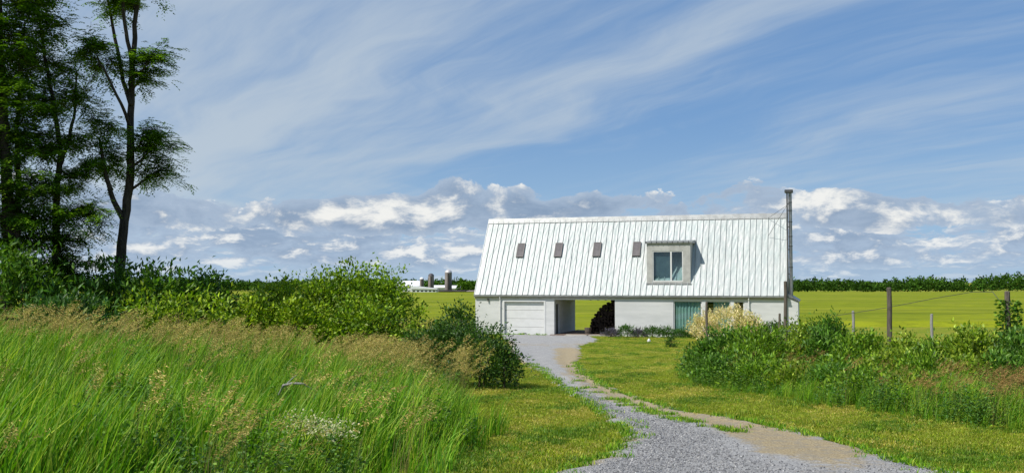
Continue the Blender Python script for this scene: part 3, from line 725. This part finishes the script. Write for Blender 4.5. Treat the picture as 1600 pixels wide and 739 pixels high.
t5 = [tp(204, 200, D1, .05), tp(188, 160, D1-.5, .04), tp(165, 115, D1-.8, .03), tp(150, 85, D1-1, .015)]
pads1 = [pad(240, 228, D1, 95, 70, 1.6, 0), pad(250, 265, D1+.3, 70, 45, 1.0, 0), pad(225, 205, D1-.4, 60, 40, .8, 0),
         pad(236, 88, D1, 60, 35, 1.0, 0), pad(232, 118, D1+.3, 60, 32, .9, 0), pad(140, 70, D1-.6, 70, 45, 1.2, 4), pad(165, 95, D1+.2, 60, 50, .9, 4),
         pad(158, 235, D1-.5, 70, 55, 1.2, 1), pad(170, 190, D1+.3, 65, 50, 1.0, 1), pad(180, 255, D1+.5, 45, 30, .5, 1),
         pad(172, 8, D1+.5, 70, 40, .8, 2), pad(205, 0, D1+.3, 60, 30, .7, 0), pad(220, -60, D1, 120, 70, 1.6, 0), pad(170, -60, D1, 110, 60, 1.3, 3)]
tree('locust_tree', b1, [t1, t2, t3, t4, t5], pads1, 'tall slender tree with bare leaning trunk and separate leaf tufts', 'tree', 'crown')
D2 = 25.
b2 = P(88, D2, 440); b2.z = gz(b2.x, b2.y)-.15
t1 = [(b2.x, b2.y, b2.z, .13), tp(88, 380, D2, .10), tp(88, 300, D2, .085), tp(95, 240, D2, .07), tp(85, 170, D2, .055), tp(70, 90, D2, .04), tp(60, 20, D2, .03), tp(58, -50, D2, .012)]
t2 = [tp(92, 262, D2, .06), tp(108, 220, D2+.2, .05), tp(118, 170, D2+.4, .035), tp(120, 110, D2+.4, .02)]
t3 = [tp(88, 345, D2, .05), tp(112, 330, D2-.4, .035), tp(145, 318, D2-.7, .015)]
pads2 = [pad(70, 415, D2-.3, 90, 55, 1.2, 0), pad(110, 425, D2+.1, 80, 45, 1.0, 0), pad(115, 330, D2-.5, 90, 50, 1.5, 2), pad(150, 330, D2-.7, 50, 35, .6, 2), pad(70, 285, D2, 90, 45, 1.3, 0), pad(120, 280, D2+.2, 60, 30, .8, 1), pad(60, 340, D2+.3, 70, 60, 1.2, 0), pad(95, 375, D2-.2, 90, 50, 1.3, 0), pad(120, 400, D2+.4, 70, 40, .7, 0),
         pad(105, 210, D2, 70, 45, 1.1, 1), pad(60, 220, D2-.4, 80, 45, 1.1, 0), pad(115, 150, D2+.3, 70, 50, 1.1, 1), pad(60, 150, D2, 80, 50, 1.2, 0), pad(95, 100, D2+.4, 60, 40, .9, 1), pad(50, 85, D2, 80, 50, 1.2, 0), pad(75, 40, D2, 70, 40, .9, 0), pad(50, 0, D2, 90, 50, 1.1, 0), pad(60, -60, D2, 110, 60, 1.3, 0)]
tree('locust_tree', b2, [t1, t2, t3], pads2, 'thin dark trunked tree between the leaning tree and the dense clump', 'tree', 'crown')
D3 = 24.
b3 = P(14, D3, 440); b3.z = gz(b3.x, b3.y)-.15
t1 = [(b3.x, b3.y, b3.z, .2), tp(14, 380, D3, .16), tp(12, 300, D3, .14), tp(6, 200, D3, .11), tp(2, 100, D3, .08), tp(0, 0, D3, .05), tp(-4, -80, D3, .02)]
t2 = [tp(14, 420, D3, .1), tp(27, 370, D3, .09), tp(30, 300, D3+.2, .075), tp(26, 200, D3+.3, .055), tp(34, 110, D3+.4, .035), tp(38, 40, D3+.4, .02)]
pads3 = []
for yy in range(-70, 400, 44):
    for xx in (-60, -5, 42):
        pads3.append(pad(xx+random.uniform(-15, 15), yy+random.uniform(-14, 14), D3+random.uniform(-.8, .8), 95, 46, .95, 0 if xx < 20 else 1))
tree('locust_tree', b3, [t1, t2], pads3, 'densely leafed dark tree with two trunks at the end of the hedgerow', 'tree', 'crown')

# ------------------------------------------------------------------ posts, stakes, wire
def post(name, xpx, d, ytop, r, label, mat=WOOD, lean=(0, 0), cat='post', group=None):
    p = P(xpx, d, ytop); zb = gz(p.x, d); h = p.z-zb
    t = thing(name, (p.x, d, zb), label, cat, group)
    pts = [(lean[0]*f*h+.01*math.sin(f*9+xpx), lean[1]*f*h, -.1+(h+.1)*f) for f in (0, .2, .4, .6, .8, 1)]
    MB().tube(pts, [r*1.08, r*1.04, r, r, r*.97, r*.93], 9).build('shaft', mat, t)
    MB().tube([(pts[-1][0], pts[-1][1], h), (pts[-1][0], pts[-1][1], h+.02)], [r*.9, r*.6], 9).build('top', mat, t)
    return t, p, h
post('utility_post', 1226, 37.5, 440, .07, 'tall grey brown wooden post rising from the hedge before the flue', lean=(.012, 0))
post('fence_post', 1389, 25.5, 450, .066, 'thick weathered wooden fence post standing tall above the hedge')
post('fence_post', 1574, 21, 456, .06, 'wooden fence post overgrown with a climbing vine')
post('garden_stake', 1104, 45.5, 472, .062, 'slim grey post in front of the cream leaved shrub')
post('fence_stake', 1333, 38, 486, .055, 'short pale stake between the tall post and thick fence post', PALEWOOD)
post('fence_stake', 1455, 33, 491, .05, 'thin pale stake between the two wooden fence posts', PALEWOOD, (.01, 0))
post('fence_stake', 1218, 48, 490, .06, 'short grey stake right in front of the white barn wall')
wp = [P(1300, 27, 494), P(1389, 25.4, 480), P(1460, 24.2, 466), P(1520, 23, 456), P(1551, 22.2, 456), P(1562, 21.4, 470), P(1574, 20.9, 484)]
wr = tag(MB().tube([p-wp[0] for p in wp], .007, 5).build('wire', DARKMETAL, None, wp[0]), 'dark slack wire strung between the two wooden fence posts', 'wire')
pv = P(1576, 20.85, 470)
vt = thing('climbing_vine', (pv.x, pv.y, gz(pv.x, pv.y)), 'leafy green vine climbing up the right fence post', 'vine')
n = 900; zz = rng.uniform(.25, 1., n)*(pv.z-gz(pv.x, pv.y)+.02); a_ = rng.uniform(0, 6.28, n); q_ = rng.uniform(.06, .24, n)*(1.25-.35*zz/zz.max())
V_, F_, C_ = leaves(np.stack([np.cos(a_)*q_, np.sin(a_)*q_, zz], 1), np.stack([np.cos(a_), np.sin(a_), rng.uniform(-.4, .5, n)], 1), .09, .06, palette(n, PAL['mid']), True, .3)
link('foliage', mesh_np('foliage', V_, F_, LEAF, C_), vt)
MB().tube([(.12*math.cos(k*.8), .12*math.sin(k*.8), k*.12) for k in range(int((pv.z-gz(pv.x, pv.y))/.12))], .008, 5).build('stem', TWIG, vt)

# ------------------------------------------------------------------ far farm
FW = material('far_white_metal', (.78, .79, .80), .6, .3, var=.08, vscale=.1)
FS = material('far_silo_concrete', (.27, .235, .22), .9, .1, var=.4, vscale=.25, stretch=(1, 1, .3))
FD = material('far_silo_dome', (.12, .11, .12), .6, .4, .3, var=.3, vscale=.3)
FDL = material('far_silo_pale_dome', (.62, .58, .58), .5, .4, .3, var=.2, vscale=.3)
FDK = material('far_dark_shed', (.06, .055, .05), .9, .1, var=.4, vscale=.2)
FG = 1500
def fpt(x, d, y=457): q = P(x, d, y); q.z = gz(q.x, q.y); return q
def silo(x, d, wpx, ytop, ydome, dome, label, shute=True):
    b = fpt(x, d); r = wpx/1500*d/2; zt_ = P(x, d, ytop).z-b.z; zd = P(x, d, ydome).z-b.z
    t = thing('silo', b, label, 'silo', 'silos of the far farm')
    MB().tube([(0, 0, -.3), (0, 0, zd)], r, 20).build('barrel', FS, t)
    pts = [(0, 0, zd+(zt_-zd)*math.sin(a)) for a in np.linspace(0, 1.45, 6)]; rad = [r*1.03*math.cos(a) for a in np.linspace(0, 1.45, 6)]
    MB().tube(pts, rad, 20).build('dome', dome, t)
    for k in range(1, 7): MB().tube([(0, 0, zd*k/7), (0, 0, zd*k/7+.25)], r*1.015, 20).build('hoop', FS, t)
    if shute: MB().box(-r*.15, r*.25, -r*1.25, -r*.98, 0, zd*.97).build('chute', FDK, t)
silo(659, 660, 6.5, 433, 436, FW, 'short dark silo with small white cap beside the white barn')
silo(673.5, 655, 9, 427, 431, FD, 'middle concrete silo with dark dome')
silo(700.5, 640, 11, 421, 426, FDL, 'tallest twin barrelled concrete silo with pale dome')
def shed(x0, x1, d, yt, ye, dep, label, wallm=FW, roofm=FW, nwin=0, slope=0.):
    A = fpt(x0, d); Bq = fpt(x1, d); wd = Bq.x-A.x
    h = P(x0, d, ye).z-A.z; hr = P(x0, d, yt).z-A.z
    t = thing('farm_shed', A, label, 'barn', 'sheds of the far farm')
    MB().box(0, wd, 0, dep, -.5, h).build('wall', wallm, t)
    if slope: MB().prism([(-.5, h+slope), (wd+.5, h-.2), (wd+.5, h+.25), (-.5, hr)], -.6, dep+.6, 'y').build('roof', roofm, t)
    else: MB().prism([(-.7, h), (dep/2, hr), (dep+.7, h), (dep+.7, h-.25), (-.7, h-.25)], -.6, wd+.6, 'x').build('roof', roofm, t)
    for k in range(nwin):
        xw = wd*(k+.6)/(nwin+.2); MB().box(xw-.7, xw+.7, -.06, -.002, h*.3, h*.65).build('window', FDK, t)
    return t
shed(618, 655, 670, 438.5, 446.5, 22, 'long far barn with broad bright white roof', nwin=0)
shed(643, 682, 630, 446.5, 451.5, 14, 'far white shed with long sloping lean-to roof', nwin=6, slope=.1)
shed(676, 696, 668, 445.5, 449, 12, 'far low white roofed shed behind the middle silo')
shed(705, 718, 668, 446, 450, 12, 'far low white roofed shed right of the tallest silo')
shed(686, 726, 628, 453, 455, 6, 'far low dark open shed below the tallest silo', FDK, FDK)
shed(727, 740, 632, 453.5, 455, 6, 'far small pale shed before the farm trees', material('far_tan', (.4, .36, .27), .9, .1), FS)
def clump_tree(X, Y, h, wd, n, V_, F_, C_, off, z0, origin=(0, 0, 0), pal='dark', ls=1.3):
    d = unit(n); d[:, 2] = np.abs(d[:, 2])*1.0-.15*rng.random(n)
    rad = rng.uniform(.7, 1.05, n)*(1+.14*np.sin(d[:, 0]*6+X)*np.cos(d[:, 2]*7+Y))
    p = np.stack([X+d[:, 0]*wd/2*rad, Y+d[:, 1]*wd/2*rad, z0+h*.22+d[:, 2]*h*.78*rad], 1)
    p[:, 2] = np.maximum(p[:, 2], z0+.2)
    a, b, c = leaves(p-np.array(origin), d+unit(n)*.7, ls*rng.uniform(.6, 1.3, n), ls*.8*rng.uniform(.6, 1.3, n), palette(n, PAL[pal], jit=.2)*rng.uniform(.8, 1.2), True, .3)
    V_.append(a); F_.append(b+off); C_.append(c); return off+len(a)
for x, d, yt, wp_, lab in ((722, 636, 441, 16, 'dark leafy tree next to the small farm sheds'), (735, 640, 438, 18, 'tall round tree half hidden by the barn roof edge'), (720.5, 700, 434.5, 9, 'small dark tree standing above the far farm roofs'), (748, 645, 437, 22, 'broad farm tree at the edge of the barn gable')):
    b = fpt(x, d); h = P(x, d, yt).z-b.z; wdm = wp_/1500*d
    t = thing('farm_tree', b, lab, 'tree', 'trees of the far farm'); V_, F_, C_ = [], [], []
    clump_tree(b.x, b.y, h, wdm, 700, V_, F_, C_, 0, b.z, tuple(b), 'mid', 1.1)
    link('crown', mesh_np('crown', V_[0], F_[0], FAR, C_[0]), t)
    MB().tube([(0, 0, -.2), (0, 0, h*.6)], [.4, .15], 6).build('trunk', BARK, t)
V_, F_, C_ = [], [], []; off = 0
for X in np.arange(-620, 760, 5.0):
    for row in range(3):
        x = X+rng.uniform(-3, 3); y = 672+row*16+rng.uniform(-6, 6)+(60 if X < 60 else 0)
        px = 800+1500*x/y
        if 600 < px < 760: y += 30
        h = rng.uniform(6.4, 9.6)*(1.0 if X > 100 else .98)+row*.6
        h *= 1+.13*math.sin(X*.043)+.09*math.sin(X*.11+1)+(.22 if rng.random() < .06 else 0)
        if px > 1555: h += 2.2
        off = clump_tree(x, y, h, rng.uniform(7, 11), 150 if X > -380 else 90, V_, F_, C_, off, gz(x, y), pal='dark', ls=1.6)
tag(link('far_wood', mesh_np('far_wood', np.concatenate(V_), np.concatenate(F_), FAR, np.concatenate(C_))), 'dark green far-off wood along the end of the field', 'wood', kind='stuff')

# ------------------------------------------------------------------ grass: instanced clumps (uncountable stuff)
def blades(n, spread_, h0, h1, wdt, cols, lean=(.18, .0), bend=.35, segs=3):
    a = rng.uniform(0, 6.28, n); q = np.sqrt(rng.random(n))*spread_
    bx = np.cos(a)*q; by = np.sin(a)*q; h = rng.uniform(h0, h1, n); fa = rng.uniform(0, 6.28, n)
    ld = np.stack([np.cos(fa), np.sin(fa)], 1)*rng.uniform(.05, bend, n)[:, None]+np.array(lean)
    sd = np.stack([-np.sin(fa+rng.normal(0, .8, n)), np.cos(fa)], 1); sd /= np.linalg.norm(sd, axis=1)[:, None]
    V = []; F = []; k = 2*segs+1
    for s in range(segs):
        f = s/segs; wv = wdt*(1-.75*f**1.5)*.5
        c = np.stack([bx+ld[:, 0]*h*f*f, by+ld[:, 1]*h*f*f, h*f*(1-.12*f)], 1)
        o = np.concatenate([sd*wv, np.zeros((n, 1))], 1)
        V += [c-o, c+o]
    V.append(np.stack([bx+ld[:, 0]*h, by+ld[:, 1]*h, h*.88], 1))
    V = np.stack(V, 1).reshape(-1, 3); b0 = np.arange(n)*k
    quads = np.concatenate([np.stack([b0+2*s, b0+2*s+1, b0+2*s+3, b0+2*s+2], 1) for s in range(segs-1)]) if segs > 1 else np.zeros((0, 4), int)
    tris = np.stack([b0+2*segs-2, b0+2*segs-1, b0+2*segs], 1)
    return V, [quads, tris], np.repeat(cols, k, 0)
GP = [(.04, .14, .004), (.08, .24, .006), (.14, .34, .008), (.23, .41, .014), (.36, .43, .045)]
def grass_var(n, sp, h0, h1, wdt, cs, **kw):
    V, F, C = blades(n, sp, h0, h1, wdt, palette(n, cs, jit=.2), **kw)
    return mesh_np('grass_clump', V, F, GRASS, C)
def seed_var(n, sp, h0, h1, cs):
    VV, FT, CC = [], [], []; off = 0
    V, F, C = blades(n, sp, h0, h1, .006, palette(n, [(.16, .17, .05), (.22, .19, .07)]), lean=(.16, .02), bend=.16)
    tips = V.reshape(n, 7, 3)[:, 6]; pre = V.reshape(n, 7, 3)[:, 4:6].mean(1)
    parts_ = [(V, F, C)]
    m = 26; f = rng.uniform(-.1, 1.3, (n, m, 1)); A = (tips*.7+pre*.3)[:, None]; Bq = (tips+np.array([.07, .0, -.01]))[:, None]
    pp = (A+(Bq-A)*f+rng.normal(0, .014, (n, m, 3))).reshape(-1, 3)
    dd = unit(n*m)*.5+np.array([.65, .05, -.25])
    V2, F2, C2 = leaves(pp, dd, rng.uniform(.022, .04, n*m), rng.uniform(.006, .011, n*m), palette(n*m, cs, jit=.2))
    o = len(V); return mesh_np('seed_clump', np.concatenate([V, V2]), [F[0], np.concatenate([F[1], F2+o])], SEED, np.concatenate([C, C2]))
def weed_var(n, h, pal='bed'):
    tt = rng.uniform(.1, 1, n*14); a = rng.uniform(0, 6.28, n*14); sx = np.repeat(rng.normal(0, .12, (n, 2)), 14, 0); hh = np.repeat(rng.uniform(.6, 1, n)*h, 14)
    pos = np.stack([sx[:, 0]+tt*.05, sx[:, 1], tt*hh], 1); dd = np.stack([np.cos(a), np.sin(a), rng.uniform(0, .8, n*14)], 1)
    V, F, C = leaves(pos, dd, .065*(1.2-.6*tt), .024, palette(n*14, PAL[pal]), True, .5)
    return mesh_np('weed_clump', V, F, GRASS, C)
def scatter(name, X, Y, scl, variants, label, cat, dz=0., rot=None, tilt=.12, vi=None):
    n = len(X); Z = g(X, Y)+dz
    me = bpy.data.meshes.new(name); me.vertices.add(n); me.vertices.foreach_set('co', np.stack([X, Y, Z], 1).astype(np.float32).ravel())
    rt = np.stack([rng.normal(0, tilt, n), rng.normal(0, tilt, n), rng.uniform(-.7, .7, n) if rot is None else rng.uniform(0, 6.28, n)], 1)
    for nm, ty, key, dat in (('rt', 'FLOAT_VECTOR', 'vector', rt), ('sc', 'FLOAT', 'value', np.broadcast_to(scl, n)), ('vi', 'INT', 'value', rng.integers(0, len(variants), n) if vi is None else vi)):
        a = me.attributes.new(nm, ty, 'POINT'); a.data.foreach_set(key, np.ascontiguousarray(dat, np.int32 if ty == 'INT' else np.float32).ravel())
    o = tag(link(name, me), label, cat, kind='stuff')
    ng = bpy.data.node_groups.new(name, 'GeometryNodeTree'); ng.interface.new_socket('Geometry', in_out='INPUT', socket_type='NodeSocketGeometry'); ng.interface.new_socket('Geometry', in_out='OUTPUT', socket_type='NodeSocketGeometry')
    N = ng.nodes; Lk = ng.links; gi = N.new('NodeGroupInput'); go = N.new('NodeGroupOutput'); jn = N.new('GeometryNodeJoinGeometry')
    for k, vm in reversed(list(enumerate(variants))):
        src = bpy.data.objects.new(vm.name+'_source', vm)
        oi = N.new('GeometryNodeObjectInfo'); oi.inputs['Object'].default_value = src; oi.inputs['As Instance'].default_value = True
        Lk.new(oi.outputs['Geometry'], jn.inputs[0])
    ip = N.new('GeometryNodeInstanceOnPoints'); Lk.new(gi.outputs[0], ip.inputs['Points']); Lk.new(jn.outputs[0], ip.inputs['Instance']); ip.inputs['Pick Instance'].default_value = True
    def at(nm, ty):
        q = N.new('GeometryNodeInputNamedAttribute'); q.data_type = ty; q.inputs[0].default_value = nm; return q.outputs[0]
    Lk.new(at('vi', 'INT'), ip.inputs['Instance Index']); Lk.new(at('sc', 'FLOAT'), ip.inputs['Scale'])
    er = N.new('FunctionNodeEulerToRotation'); Lk.new(at('rt', 'FLOAT_VECTOR'), er.inputs[0]); Lk.new(er.outputs[0], ip.inputs['Rotation'])
    Lk.new(ip.outputs[0], go.inputs[0])
    md_ = o.modifiers.new('scatter', 'NODES'); md_.node_group = ng
    return o
def sample(n, x0, x1, y0, y1, keep, power=1.):
    X = rng.uniform(x0, x1, n*5); Y = y0+(y1-y0)*rng.random(n*5)**power
    k = keep(X, Y); return X[k][:n], Y[k][:n]
# tall grass on the bank
tall_v = [grass_var(22, .16, .45, 1.0, rng.uniform(.014, .024), GP, lean=(.2, 0), bend=.4) for _ in range(8)]
def in_tall(X, Y): return X < tall_edge(Y)+.30*hashn(X*2, Y*2, 1.3)+np.minimum(rng.exponential(.12, np.shape(X)), .5)
X, Y = sample(11500, -19, 0, 6.2, 23, lambda X, Y: in_tall(X, Y) & (rng.random(len(X)) < .25+.75*ss(.6+1.1*hashn(X*2.3+1, Y*2.3, 1.))))
tag_h = rng.uniform(.62, 1.2, len(X))*(.84+.22*hashn(X, Y, .6)+.16*hashn(X*2.3+1, Y*2.3, 1.))-.48*ss((X-tall_edge(Y)+1.1)/1.2)*rng.uniform(.6, 1.15, len(X))
scatter('tall_grass', X, Y, tag_h, tall_v, 'tall lush green grass covering the left bank', 'grass')
SP = [(.46, .33, .10), (.56, .44, .15), (.34, .23, .065), (.60, .51, .20), (.42, .40, .10)]
seed_v = [seed_var(9, .16, .85, 1.2, SP) for _ in range(5)]
def seedy(X, Y):
    crest = ss((Y-15.3)/4)*(.10+.90*ss(hashn(X*1.6+2, Y*1.3, 1.)*1.6+.4)); patch = (hashn(X*1.9+4, Y*1.9, 1.) > .55)*.14
    return in_tall(X, Y) & (rng.random(len(X)) < np.clip(.40*crest+patch+.012, 0, 1))
X, Y = sample(4000, -19, 0, 7, 22.5, seedy)
X, Y = X[:1200], Y[:1200]
scatter('seed_grass', X, Y, .72+.42*rng.random(len(X))**1.5, seed_v, 'tan drooping seed heads above the tall bank grass', 'grass')
wv = [weed_var(12, .7), weed_var(12, .8, 'mid'), weed_var(12, .6, 'hedge')]
X, Y = sample(600, -16, -.6, 7, 20, lambda X, Y: in_tall(X, Y) & (hashn(X+9, Y*1.2, 1.1) > .15))
scatter('weeds', X, Y, .8+.4*rng.random(len(X)), wv, 'leafy green weeds growing through the tall bank grass', 'weeds')
# weedy verge along the foot of the right hedge
def in_hedge(X, Y): e = hedge_edge(Y); return (X > e+.15*hashn(X*3, Y*3, 1)) & (X < e+3.2)
X, Y = sample(3200, 3.5, 16, 9, 27, in_hedge)
k = rng.random(len(X)) < .35+.65*ss((X-hedge_edge(Y))/1.2); X, Y = X[k], Y[k]
scatter('verge_grass', X, Y, (.22+.40*ss((X-hedge_edge(Y))/1.5)+.14*hashn(X*1.3, Y*1.3, 1.1))*rng.uniform(.6, 1.3, len(X)), tall_v, 'long green grass along the foot of the right hedge', 'grass')
X, Y = sample(820, 3.5, 16, 9, 26, lambda X, Y: in_hedge(X, Y) & (X > hedge_edge(Y)+.6) & (rng.random(len(X)) < .05+.9*ss((17.0-Y)/2)))
rust_v = [seed_var(9, .16, .8, 1.15, [(.40, .24, .09), (.48, .31, .12), (.30, .18, .07)]) for _ in range(3)]
scatter('verge_seed_grass', X, Y, .62+.3*rng.random(len(X)), rust_v, 'reddish tan seed grass along the right hedge', 'grass')
X, Y = sample(420, 3.5, 15, 10, 26, in_hedge)
scatter('verge_weeds', X, Y, .35+.75*rng.random(len(X))**1.5, wv, 'leafy weeds along the foot of the right hedge', 'weeds')
# mown lawn
LP = [(.16, .26, .008), (.24, .33, .012), (.33, .38, .02), (.42, .38, .08)]
LP3 = [(.07, .17, .008), (.12, .24, .012), (.19, .29, .02)]
LP2 = [(.33, .34, .02), (.44, .39, .05), (.54, .46, .15)]
lawn_v = [grass_var(120, .26, .016, .055, .010, LP, lean=(.1, 0), bend=.9, segs=2) for _ in range(5)]+[grass_var(110, .26, .014, .045, .010, LP2, lean=(.1, 0), bend=.9, segs=2) for _ in range(3)]+[grass_var(110, .26, .02, .075, .013, LP3, lean=(.1, 0), bend=1., segs=2) for _ in range(3)]
def off_drive(X, Y, m=.04): return (X < dleft(Y)+.12*hashn(Y*3.1, 2., 1.)-m) | (X > dright(Y)+.14*hashn(Y*2.7, 5., 1.)+m)
def barn_clear(X, Y): return Y < 64-X*.32
def lawn(X, Y): return off_drive(X, Y) & (X > tall_edge(Y)-.3) & (X < np.where(Y < 27, hedge_edge(Y)+.3, 14)) & barn_clear(X, Y)
X, Y = sample(10000, -2.2, 12, 7.3, 27, lawn, 1.3)
X2, Y2 = sample(7000, -3, 15, 24, 62, lawn)
X = np.concatenate([X, X2]); Y = np.concatenate([Y, Y2])
scatter('lawn_grass', X, Y, (.8+.25*hashn(X, Y, 1.4)), lawn_v, vi=np.where(hashn(X*1.1+3, Y*.9, 1.)+rng.normal(0, .3, len(X)) > .30, rng.integers(5, 8, len(X)), np.where(hashn(X*.9-2, Y*.7+1, 1.2)+.35*np.sin(np.hypot(X-8, (Y-40)*.6)*3.3)+rng.normal(0, .3, len(X)) > .38, rng.integers(8, 11, len(X)), rng.integers(0, 5, len(X)))), label='short mown yellow green lawn grass beside the driveway', cat='grass', rot=1)
# weeds down the middle of the drive and creeping in at its edges
mid_v = [grass_var(26, .10, .02, .075, .012, GP, bend=1.1, segs=2) for _ in range(4)]
def midline(Y): return np.interp(Y, [12, 13.2, 14.5, 16.5, 20, 25, 30], [3.6, 3.1, 2.6, 2.15, 1.72, 1.42, 1.25])
Y = 12.8+11.*rng.random(620); X = midline(Y)+rng.normal(0, .10, 620)+.08*hashn(Y*5, 1., 1.); k = hashn(Y*4.1, 3., 1.) > .0+.5*ss((Y-16)/5); X, Y = X[k], Y[k]
Y3 = 9+22*rng.random(500)**1.5; sidek = rng.random(500) < .5; X3 = np.where(sidek, dleft(Y3)+rng.exponential(.09, 500), dright(Y3)-rng.exponential(.07, 500))
scatter('driveway_weeds', np.concatenate([X, X3]), np.concatenate([Y, Y3]), .7+.6*rng.random(len(X)+500), mid_v, 'low green weeds in the middle strip of the driveway', 'weeds', dz=.03, rot=1)
# loose stones on the near gravel
SG = leaf_material('loose_stone', 0., .9, .15, instvar=.35)
sv = []
for k in range(6):
    bm = bmesh.new(); bmesh.ops.create_icosphere(bm, subdivisions=1, radius=.014); rs = random.Random(k)
    for v in bm.verts: v.co = Vector((v.co.x*1.3, v.co.y, v.co.z*.7))*rs.uniform(.75, 1.25)
    me = bpy.data.meshes.new('pebble'); bm.to_mesh(me); bm.free(); a = me.attributes.new('col', 'FLOAT_COLOR', 'POINT'); t_ = rs.choice([(.32, .315, .31), (.25, .25, .25), (.40, .39, .375), (.19, .19, .195)])
    a.data.foreach_set('color', np.tile([*t_, 1], len(me.vertices)).astype(np.float32)); me.materials.append(SG); sv.append(me)
def gravelly(X, Y):
    s_ = (X-dleft(Y))/np.maximum(dright(Y)-dleft(Y), .1)
    return ~off_drive(X, Y, -.05) & (rng.random(len(X)) > 2.2*tan_amount(s_, Y))
X, Y = sample(20000, -2, 6, 8, 20, gravelly, 1.5)
scatter('loose_gravel', X, Y, .35+.5*rng.random(len(X))**3, sv, 'loose grey stones scattered over the driveway', 'gravel', dz=.05, rot=1, tilt=.5)

# pale fallen branch lying in the bank grass
fb = P(455, 12.4, 598); zb_ = gz(fb.x, fb.y)
br = thing('fallen_branch', (fb.x, fb.y, zb_), 'pale bare fallen branch lying across the tall bank grass', 'branch')
hb = fb.z-zb_
MB().tube([(-.18, .08, hb-.16), (-.10, 0, hb-.03), (.03, -.03, hb), (.16, 0, hb-.01), (.26, .06, hb-.09)], [.008, .017, .016, .013, .005], 7).build('limb', PALEWOOD, br)
MB().tube([(-.05, 0, hb), (.02, .05, hb+.07), (.06, .09, hb+.10)], [.008, .006, .003], 5).build('twig', PALEWOOD, br)
# cream flowered weeds at the bank foot
for xq, dq, yq, lab in ((470, 9.6, 662, 'weed with loose cream flower heads in the bank grass beside the fallen branch'), (515, 9.4, 672, 'weed with dense cream flower heads in the bank grass toward the lawn')):
    q = P(xq, dq, yq); z0 = gz(q.x, q.y); h = q.z-z0
    ft = thing('flowering_weed', (q.x, q.y, z0), lab, 'weed')
    n = 420; tt = rng.random(n)
    pos = np.stack([rng.normal(0, .13, n), rng.normal(0, .10, n), h+rng.normal(0, .05, n)], 1)
    V_, F_, C_ = leaves(pos, unit(n)+np.array([0, 0, .5]), .026, .018, palette(n, [(.62, .58, .36), (.72, .68, .46), (.45, .46, .2)], jit=.12), True, .4)
    link('flower_head', mesh_np('flower_head', V_, F_, LEAF, C_), ft)['kind'] = 'stuff'
    for k in range(7):
        a = rng.uniform(0, 6.28); MB().tube([(0, 0, 0), (.05*math.cos(a), .04*math.sin(a), h*.6), (.16*math.cos(a), .12*math.sin(a), h)], [.006, .005, .003], 4).build('stem', TWIG, ft)
    n = 160; tt = rng.random(n); a = rng.uniform(0, 6.28, n)
    V_, F_, C_ = leaves(np.stack([.10*np.cos(a)*tt, .10*np.sin(a)*tt, tt*h*.95], 1), np.stack([np.cos(a), np.sin(a), .4+0*a], 1), .08, .025, palette(n, PAL['mid']), True, .4)
    link('leaves', mesh_np('leaves', V_, F_, LEAF, C_), ft)

# tufts along the foot of the barn wall and a dry strip beside the crop
k = 90; lx = np.concatenate([rng.uniform(.1, 5.2, k), rng.uniform(9.7, 20, k)]); ly = -.12-rng.exponential(.12, 2*k)
X = -2.47+lx*math.cos(TH)-ly*math.sin(TH); Y = 65+lx*math.sin(TH)+ly*math.cos(TH)
scatter('wall_foot_weeds', X, Y, .8+2.2*rng.random(2*k)**3, mid_v, 'small weeds along the foot of the white barn wall', 'weeds', dz=.01, rot=1)
X = rng.uniform(-11, -3.2, 700); Y = rng.uniform(56, 75.5, 700); k = Y > 62-.0*X; X, Y = X[k], Y[k]
scatter('dry_grass', X, Y, .5+.35*rng.random(len(X)), seed_v, 'dry tan grass strip between the bushes and the crop field', 'grass')
